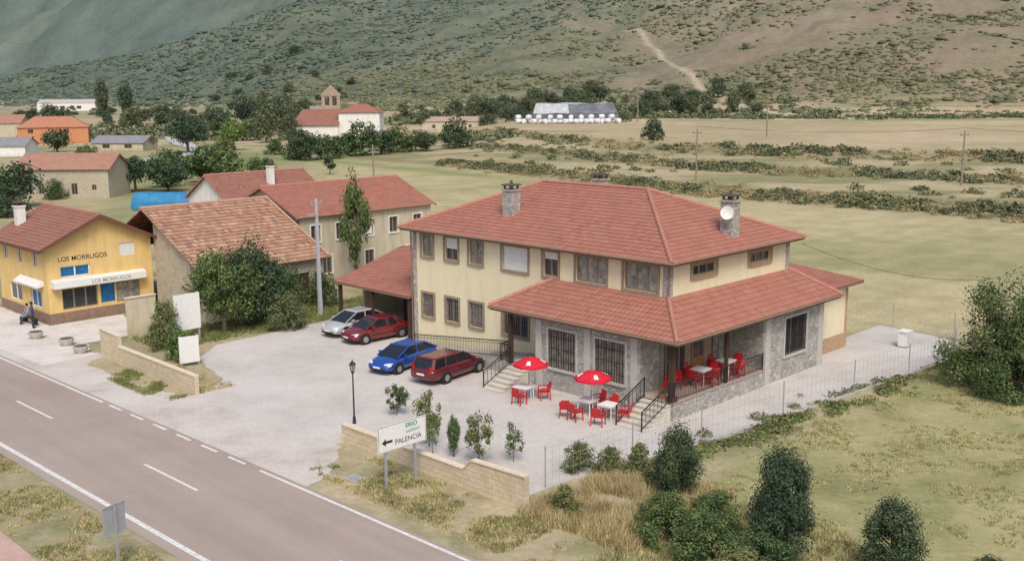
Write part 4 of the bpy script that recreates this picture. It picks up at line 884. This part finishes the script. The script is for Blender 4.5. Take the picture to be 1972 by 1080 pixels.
SS=sthing("road_sign","grey back of a small road sign on a steel post","road sign",-26.5,2.2,.25)
mb=MB(); mb.box(-.42,.42,0,.03,1.15,2.15); mb.box(-.42,.42,-.02,0,1.15,1.19); mb.box(-.42,.42,-.02,0,2.11,2.15); mb.out("panel",steel,SS); mb=MB(); mb.box(-.04,.04,-.07,-.02,0,2.1); mb.out("post",steel,SS)
IB=sthing("information_board","blank white information board behind the low wall","sign",-12.6,23.4,-.2)
mb=MB(); mb.box(-.55,.55,0,.06,.2,1.7); mb.out("panel",whitep,IB)
for xx in(-.5,.5):
    mb=MB(); mb.box(xx-.04,xx+.04,.062,.12,0,1.75); mb.out("post",steel,IB)
DC=sthing("drain_cover","square concrete drain cover set in the verge","drain cover",-16.6,2.9)
mb=MB(); mb.box(-.3,.3,-.35,.35,0,.05); mb.out("rim",concr,DC); mb=MB(); mb.box(-.2,.2,-.25,.25,.053,.06); mb.out("cover",steel,DC)
WF=sthing("wire_fence","wire mesh fence on thin posts around the concrete pad","fence",0,0)
fp=[(-12.1,-3.2),(-7.5,-3.8),(-3.6,-4.5),(2,-5.2),(7.8,-5.8),(13,-6.3),(17.8,-6.8),(22.2,-5),(22.6,-1),(22.8,4)]
for i,(x,y) in enumerate(fp):
    mb=MB(); mb.cyl((x,y,0),(x,y,1.7),.03,.03,6); mb.out("post",steel,WF)
mb=MB()
for (a,c) in zip(fp,fp[1:]):
    for zz in (.1,.6,1.1,1.6): mb.cyl((*a,zz),(*c,zz),.006,.006,4)
    n_=int(math.dist(a,c)/.35)
    for i in range(n_):
        t_=i/n_; x=a[0]+(c[0]-a[0])*t_; y=a[1]+(c[1]-a[1])*t_; mb.cyl((x,y,.1),(x,y,1.6),.004,.004,3)
mb.out("mesh",steel,WF)
o=sthing("kerb","low concrete kerb bordering the path and pad","kerb",0,0); mb=MB()
for a,c in zip([(-3.6,-4.8),(7.8,-6.0),(17.9,-6.9),(22.3,-5.1)],[(7.8,-6.0),(17.9,-6.9),(22.3,-5.1)]): mb.bar((*a,.06),(*c,.06),.14,.14)
mb.out("kerb_edge",concr,o)
CB=sthing("gas_locker","small white metal locker standing on the concrete pad","locker",18.5,-3.6)
mb=MB(); mb.box(-.35,.35,-.25,.25,.1,.95); mb.box(-.4,.4,-.3,.3,.95,1.0); mb.out("cabinet",whitep,CB); mb=MB(); mb.box(-.28,.28,-.262,-.252,.2,.85); mb.out("door",M("pale_grey_paint",(.6,.6,.62)),CB)
for xx in(-.3,.3):
    mb=MB(); mb.box(xx-.03,xx+.03,-.2,.2,0,.1); mb.out("leg",steel,CB)
def parasol(x,y,rt):
    P=sthing("parasol","open red parasol with white emblem patches over a terrace table","parasol",x,y,rt,0,"red parasols on the terrace"); P.scale=(.93,.93,.98)
    mb=MB(); mb.cyl((0,0,.05),(0,0,2.25),.025,.02,8); mb.out("pole",whitep,P)
    mb=MB(); mb.cyl((0,0,0),(0,0,.08),.25,.22,12); mb.out("base",concr,P)
    mb=MB(); n=8; vs=[(0,0,2.25)]
    for rr_,zz in ((.45,2.14),(.95,1.9),(.96,1.78)):
        for i in range(n): a=2*math.pi*i/n; vs.append((rr_*math.cos(a),rr_*math.sin(a),zz))
    f=[(0,1+i,1+(i+1)%n) for i in range(n)]
    for k in (0,1): f+=[(1+k*n+i,1+(k+1)*n+i,1+(k+1)*n+(i+1)%n,1+k*n+(i+1)%n) for i in range(n)]
    mb.add(vs,f); mb.out("canopy",redcl,P)
    for i in range(0,n,2):
        mb=MB(); a0=2*math.pi*(i+.3)/n; a1=2*math.pi*(i+.7)/n
        pt=lambda a,rr_,zz:(rr_*math.cos(a)*.93,rr_*math.sin(a)*.93,zz)
        mb.add([pt(a0,.55,2.125),pt(a1,.55,2.125),pt(a1,.85,1.985),pt(a0,.85,1.985)],[(3,2,1,0)]); mb.out("emblem",whitecl,P)
parasol(-4.2,5.1,.2); parasol(-4.0,1.3,.55)
def table(x,y,z=0):
    P=sthing("table","small square white plastic terrace table","table",x,y,.1,z,"white terrace tables")
    mb=MB(); mb.box(-.4,.4,-.4,.4,.7,.74); mb.box(-.37,.37,-.37,.37,.64,.7); mb.out("table_top",whitep,P)
    for a in(-.32,.32):
        for c_ in(-.32,.32): mb=MB(); mb.cyl((a*1.1,c_*1.1,0),(a,c_,.66),.02,.028,6); mb.out("leg",whitep,P)
table(-4.5,5.3); table(-4.0,1.6); table(-3.9,.4); table(1.4,-1.0,FL); table(3.6,-1.0,FL)
CHR=None
def chair(x,y,rot,z=0):
    global CHR
    if CHR is None:
        P=sthing("chair","red moulded plastic terrace armchair","chair",x,y,rot,z,"red plastic terrace chairs")
        mb=MB(); mb.box(-.24,.24,-.22,.24,.41,.45); mb.out("seat",redpl,P)
        mb=MB(); mb.hexa([(-.23,-.24,.45),(.23,-.24,.45),(.23,-.2,.45),(-.23,-.2,.45),(-.2,-.38,.88),(.2,-.38,.88),(.2,-.34,.9),(-.2,-.34,.9)]); mb.out("backrest",redpl,P)
        for s_ in(-1,1):
            mb=MB(); mb.box(s_*.27-.03,s_*.27+.03,-.3,.2,.62,.66); mb.out("armrest",redpl,P)
            for yy in(-.25,.2): mb=MB(); mb.bar((s_*.27,yy*1.1,0),(s_*.25,yy,.63),.045,.045); mb.out("leg",redpl,P)
        CHR=P; return
    X_,Y_=S(x,y); dup(CHR,X_,Y_,TH+rot,z)
for a in [(-5.0,2.1,-.9),(-5.1,1.4,-1.6),(-3.2,.9,1.4),(-3.0,1.8,1.2),(-3.6,-.3,.4),(-4.9,.2,-1.2),(-5.1,5.0,-1.5),(-3.7,4.7,1.0),
 (.7,-1.1,-1.5,FL),(2.1,-1.1,1.6,FL),(1.4,-1.6,0,FL),(1.4,-.4,3.1,FL),(2.9,-1.1,-1.5,FL),(4.3,-1.1,1.6,FL),(3.6,-1.65,0,FL),(3.6,-.4,3.1,FL),(-1.2,-1.0,.6,FL),(-.4,-.7,1.5,FL)]: chair(*a)
def planter(x,y,z=0,s=1):
    P=sthing("flower_pot","terracotta pot with red flowers beside the terrace","flower pot",x,y,0,z,"flower pots"); P.scale=(s,s,s)
    mb=MB(); mb.cyl((0,0,0),(0,0,.35),.14,.2,10); mb.out("pot",terram,P)
    k=('fp',)
    if k not in CM: CM[k]=(crown_mesh("flower_plant",'bush',5,500,.06,LF[2]),None)
    o=bpy.data.objects.new("plant",CM[k][0]); col.objects.link(o); o.parent=P; o.location=(0,0,.3); o.scale=(.5,.5,.45)
    r_=random.Random(int(x*10)); mb=MB()
    for i in range(14): a=r_.uniform(0,6.28); q=r_.uniform(0,.22); mb.box(q*math.cos(a)-.03,q*math.cos(a)+.03,q*math.sin(a)-.03,q*math.sin(a)+.03,.62-q*.6,.68-q*.6)
    mb.out("flowers",redpl,P)
for a in [(-2.1,7.0,FL),(-2.0,8.8,FL),(-2.0,-1.2,FL)]: planter(*a,s=.8)
for i,(x,y) in enumerate([(-15.4,33.3),(-15.6,30.8),(-16.0,36.5)]):
    P=sthing("planter","low round stone planter on the bar forecourt","planter",x,y,0,0,"stone planters on the forecourt")
    mb=MB(); mb.cyl((0,0,0),(0,0,.25),.22,.4,12); mb.cyl((0,0,.25),(0,0,.45),.4,.5,12); mb.out("bowl",stepm,P); mb=MB(); mb.cyl((0,0,.455),(0,0,.48),.4,.3,10); mb.out("soil",bark,P)
# ---------------------------------------------------------------- cars
tyre=M("tyre",(.02,.02,.02),None,5,.9); rim=M("alloy",(.45,.46,.48),(.3,.3,.32),5,.35,metal=.7); cg=M("car_glass",(.02,.025,.03),(.012,.015,.018),2,.08,spec=.6)
hl=M("headlamp",(.75,.77,.8),(.5,.52,.55),10,.15,spec=.7); tl=M("tail_lamp",(.45,.01,.01),None,5,.2); trim=M("black_trim",(.03,.03,.03),None,5,.6)
def paint(name,c): return M(name,c,scl(c,.9),2,.32,coat=.7,spec=.5,metal=.15)
def car(kind,pm,x,y,rot,label,zs=1.0):
    C_=sthing("parked_car",label,"car",x,y,rot,.008,"cars parked in the yard"); C_.scale=(1.03,1,zs)
    rear={'hatch':-2.0,'sedan':-2.12,'wagon':-2.3}[kind]
    if kind=='sedan': stt=[(-2.15,.78,.70,.36),(-2.05,.93,.80,.26),(-1.55,.97,.86,.2),(-.8,.93,.88,.18),(.6,.92,.88,.18),(1.1,.90,.87,.18),(1.6,.80,.84,.2),(1.98,.68,.76,.25),(2.12,.54,.64,.35)]
    else: stt=[(rear-.06,.80,.74,.36),(rear+.03,.94,.82,.26),(-1.5,.95,.87,.2),(-.5,.93,.88,.18),(.6,.92,.88,.18),(1.1,.89,.87,.18),(1.6,.79,.84,.2),(1.98,.66,.76,.25),(2.12,.52,.64,.35)]
    vs=[];fs_=[]
    for (sx_,z,w,zb) in stt:
        half=[(w*.90,zb),(w*.985,zb+.12),(w,(zb+z)/2),(w*.985,z-.12),(w*.90,z-.01),(w*.5,z+.03)]
        ring=[(0,zb)]+half+[(0,z+.04)]+[(-a,b) for a,b in half[::-1]]
        vs+=[(sx_,a,b) for a,b in ring]
    n=14
    for i in range(len(stt)-1):
        for j in range(n): fs_.append((i*n+j,(i+1)*n+j,(i+1)*n+(j+1)%n,i*n+(j+1)%n))
    fs_.append(tuple(range(n))); fs_.append(tuple(range((len(stt)-1)*n,len(stt)*n))[::-1])
    mb=MB(); mb.add(vs,fs_); bd_=mb.out("body",pm,C_,True,fixn=True); md=bd_.modifiers.new("s","SUBSURF"); md.levels=md.render_levels=1
    bf,brr={'hatch':(1.25,-1.98),'sedan':(1.2,-1.65),'wagon':(1.15,-2.25)}[kind]; tf,tr={'hatch':(.2,-1.05),'sedan':(.25,-.95),'wagon':(.25,-1.95)}[kind]
    zb,zt=.90,1.39; wb,wt=.80,.60
    Bp=[(bf,wb*.92,zb),(brr,wb*.92,zb),(brr,-wb*.92,zb),(bf,-wb*.92,zb)]; Tp=[(tf,wt,zt),(tr,wt,zt),(tr,-wt,zt),(tf,-wt,zt)]
    mb=MB(); mb.hexa(Bp+Tp); mb.out("window",cg,C_,fixn=True)
    mb=MB(); e_=.03
    mb.hexa([(tf+.05,wt+e_,zt-.02),(tr-.06,wt+e_,zt-.02),(tr-.06,-wt-e_,zt-.02),(tf+.05,-wt-e_,zt-.02),(tf-.12,wt-.06,zt+.05),(tr+.08,wt-.06,zt+.05),(tr+.08,-wt+.06,zt+.05),(tf-.12,-wt+.06,zt+.05)])
    for s_ in(0,3): mb.bar(Bp[s_],Tp[s_],.06,.06)
    for s_ in(1,2): mb.bar(Bp[s_],Tp[s_],.16,.10)
    for s_ in(1,-1):
        mb.bar((-.35,s_*(wb*.92+.01),zb),(-.4,s_*(wt+.01),zt),.03,.07)
        if kind!='hatch': mb.bar((-1.25,s_*(wb*.92+.01),zb),(-1.15 if kind=='wagon' else -.9,s_*(wt+.01),zt),.03,.07)
    mb.out("roof",pm,C_,fixn=True)
    for wx in(-1.32,1.30):
        for s_ in(1,-1):
            mb=MB(); mb.cyl((wx,s_*.68,.33),(wx,s_*.885,.33),.375,.375,20); mb.out("wheel_arch",trim,C_)
            mb=MB(); mb.cyl((wx,s_*.69,.32),(wx,s_*.905,.32),.32,.31,20); wl_=mb.out("wheel",tyre,C_)
            mb=MB(); mb.cyl((wx,s_*.90,.32),(wx,s_*.912,.32),.2,.18,10)
            mb.out("rim",rim,wl_)
    for s_ in(1,-1):
        mb=MB(); mb.hexa([(1.9,s_*.48,.56),(2.08,s_*.42,.54),(1.92,s_*.76,.56),(1.8,s_*.78,.58),(1.86,s_*.48,.71),(1.98,s_*.42,.68),(1.86,s_*.77,.70),(1.7,s_*.8,.74)]); mb.out("headlight",hl,C_,fixn=True)
        mb=MB(); x0=stt[0][0]; hgt_=.25 if kind!='wagon' else .42; mb.hexa([(x0-.0,s_*.55,.68),(x0+.2,s_*.80,.68),(x0+.3,s_*.72,.68),(x0+.1,s_*.5,.68),(x0+.02,s_*.55,.68+hgt_*.9),(x0+.2,s_*.81,.68+hgt_*.9),(x0+.3,s_*.72,.68+hgt_*.9),(x0+.1,s_*.5,.68+hgt_*.9)]); mb.out("taillight",tl,C_,fixn=True)
        mb=MB(); mb.box(.72,.86,min(s_*.82,s_*1.0),max(s_*.82,s_*1.0),.93,1.06); mb.out("mirror",pm,C_)
        mb=MB(); mb.box(-.9,.85,min(s_*.883,s_*.897),max(s_*.883,s_*.897),.50,.55); mb.out("side_trim",trim,C_)
        for dx in (-.2,-1.1): mb=MB(); mb.box(dx,dx+.16,min(s_*.88,s_*.9),max(s_*.88,s_*.9),.75,.78); mb.out("handle",pm,C_)
    mb=MB(); mb.box(2.05,2.125,-.5,.5,.3,.42); mb.out("grille",trim,C_); mb=MB(); mb.box(2.128,2.14,-.25,.25,.42,.52); mb.out("licence_plate",whitep,C_)
    mb=MB(); mb.box(stt[0][0]-.04,stt[0][0]-.02,-.25,.25,.58,.68); mb.out("licence_plate",whitep,C_)
    return C_
car('hatch',paint("silver_paint",(.48,.49,.50)),-1.3,23.4,math.pi+.08,"silver hatchback parked under the carport edge",1.0)
car('sedan',paint("dark_red_paint",(.19,.015,.02)),-1.5,20.9,math.pi-.05,"dark red saloon car parked beside the carport",.98)
car('hatch',paint("blue_paint",(.015,.07,.34)),-4.5,14.6,math.pi+.18,"bright blue hatchback parked in the yard",.92)
car('wagon',paint("maroon_paint",(.13,.012,.02)),-3.9,11.3,.14,"maroon estate car parked with its tail to the road",.98)
V_=thing("covered_trailer","long trailer under a rounded bright blue tarpaulin behind the barn","trailer",-43.0,127,.02,0)
mb=MB(); n=10; vs=[]
for xx in (-3.6,3.6):
    for i in range(n+1):
        a=math.pi*i/n; vs.append((xx+(.25 if xx<0 else -.25)*math.sin(a),-1.5*math.cos(a),1.1+1.9*math.sin(a)**.7))
fs_=[(i,i+1,n+2+i,n+1+i) for i in range(n)]+[tuple(range(n,-1,-1)),tuple(range(n+1,2*n+2))]
mb.add(vs,fs_); mb.out("tarpaulin",M("blue_tarpaulin",(.04,.24,.45),(.02,.15,.32),.8,.6,.4,2),V_,fixn=True)
mb=MB(); mb.box(-3.5,3.5,-1.2,1.2,.7,1.08); mb.out("bed",steel,V_)
for wx in(-1,1):
    for s_ in(-1,1): mb=MB(); mb.cyl((wx,s_*.9,.4),(wx,s_*1.18,.4),.4,.4,14); mb.out("wheel",tyre,V_)
# ---------------------------------------------------------------- people
def person(x,y,rot,label,top,bot,seated=False):
    P=sthing("person",label,"person",x,y,rot)
    if seated: J=[(0,0,.5),(0,.02,.78),(0,.0,1.02),(0,0,1.12),(0,.02,1.24),(.1,.0,.48),(.12,.42,.5),(.12,.42,.08),(.12,.55,.04),(-.1,0,.48),(-.12,.42,.5),(-.12,.42,.08),(-.12,.55,.04),(.2,0,1.0),(.26,.06,.76),(.16,.3,.62),(-.2,0,1.0),(-.26,.06,.76),(-.16,.3,.62)]
    else: J=[(0,0,.92),(0,.01,1.18),(0,0,1.42),(0,0,1.52),(0,.02,1.65),(.1,0,.88),(.12,.02,.48),(.13,-.02,.08),(.13,.12,.04),(-.1,0,.88),(-.12,.06,.48),(-.13,.02,.08),(-.13,.16,.04),(.2,0,1.4),(.26,.0,1.12),(.26,.12,.9),(-.2,0,1.4),(-.26,0,1.12),(-.24,.14,.92)]
    Ed=[(0,1),(1,2),(2,3),(3,4),(0,5),(5,6),(6,7),(7,8),(0,9),(9,10),(10,11),(11,12),(2,13),(13,14),(14,15),(2,16),(16,17),(17,18)]
    Rr=[.15,.14,.15,.06,.11,.1,.075,.05,.045,.1,.075,.05,.045,.07,.05,.035,.07,.05,.035]
    me=bpy.data.meshes.new("body"); me.from_pydata(J,Ed,[]); o=bpy.data.objects.new("body",me); col.objects.link(o); o.parent=P
    md=o.modifiers.new("k","SKIN")
    for i,r_ in enumerate(Rr): me.skin_vertices[0].data[i].radius=(r_,r_*(.8 if i<3 else 1))
    me.skin_vertices[0].data[0].use_root=True
    o.modifiers.new("s","SUBSURF").levels=1
    m,nt,b=nodes("clothes"); tc=N(nt,"ShaderNodeTexCoord").outputs["Object"]; sp=N(nt,"ShaderNodeSeparateXYZ"); nt.links.new(tc,sp.inputs[0])
    rp=ramp(nt,sp.outputs[2],[(0,bot),(.53 if seated else .90,top),(.99,top)])
    for n_ in nt.nodes:
        if n_.type=='VALTORGB': n_.color_ramp.interpolation='CONSTANT'
    nt.links.new(rp,b.inputs["Base Color"]); me.materials.append(m)
    hd=J[4]; mb=MB(); mb.cyl((hd[0],hd[1]-.02,hd[2]),(hd[0],hd[1]-.03,hd[2]+.13),.115,.07,10); mb.out("hair",M("dark_hair",(.03,.02,.015)),P)
    mb=MB(); mb.cyl((hd[0],hd[1]+.03,hd[2]-.08),(hd[0],hd[1]+.09,hd[2]+.03),.07,.075,8); mb.cyl((hd[0],hd[1]+.1,hd[2]-.02),(hd[0],hd[1]+.135,hd[2]-.03),.018,.012,6); mb.out("face",M("skin",(.5,.3,.22)),P)
person(-15.0,39.6,-1.9,"person in dark blue clothes standing outside the bar",(.03,.05,.12),(.02,.02,.04))
bn=sthing("bench","dark wooden bench against the bar wall","bench",-14.6,41.2,math.pi/2); mb=MB(); mb.box(-1,1,-.2,.2,.4,.45); mb.out("seat",wood,bn)
for xx in(-.85,.85): mb=MB(); mb.box(xx-.05,xx+.05,-.18,.18,0,.398); mb.out("leg",wood,bn)
person(-14.65,41.4,math.pi/2,"person in a grey top seated on the bench",(.25,.25,.28),(.04,.05,.1),True)
# ---------------------------------------------------------------- camera, light
pit=math.atan((540-174.44)/1983)
cd_=bpy.data.cameras.new("camera"); cam=bpy.data.objects.new("camera",cd_); col.objects.link(cam)
cam.matrix_world=Matrix.Translation((0,0,15))@Matrix.Rotation(math.pi/2-pit,4,'X')@Matrix.Rotation(-.0076,4,'Z')
cd_.lens=36*1983/1972; cd_.clip_end=6000; cd_.clip_start=.5; scene.camera=cam
el,az=math.radians(52),math.radians(172)
w=bpy.data.worlds.new("World"); scene.world=w; w.use_nodes=True; nt=w.node_tree
sk=nt.nodes.new("ShaderNodeTexSky"); sk.sky_type='NISHITA'; sk.sun_disc=False; sk.sun_elevation=el; sk.sun_rotation=az; sk.air_density=1; sk.dust_density=4
bg=nt.nodes["Background"]; bg.inputs[1].default_value=.15; nt.links.new(sk.outputs[0],bg.inputs[0])
sl=bpy.data.lights.new("sun","SUN"); sl.energy=2.25; sl.angle=math.radians(22); sl.color=(1,.95,.87); so=bpy.data.objects.new("sun",sl); col.objects.link(so)
dv=Vector((math.sin(az)*math.cos(el),math.cos(az)*math.cos(el),math.sin(el))); so.rotation_euler=dv.to_track_quat('Z','Y').to_euler(); so.location=(0,0,50)
scene.view_settings.view_transform='Standard'; scene.view_settings.look='None'; scene.view_settings.exposure=0
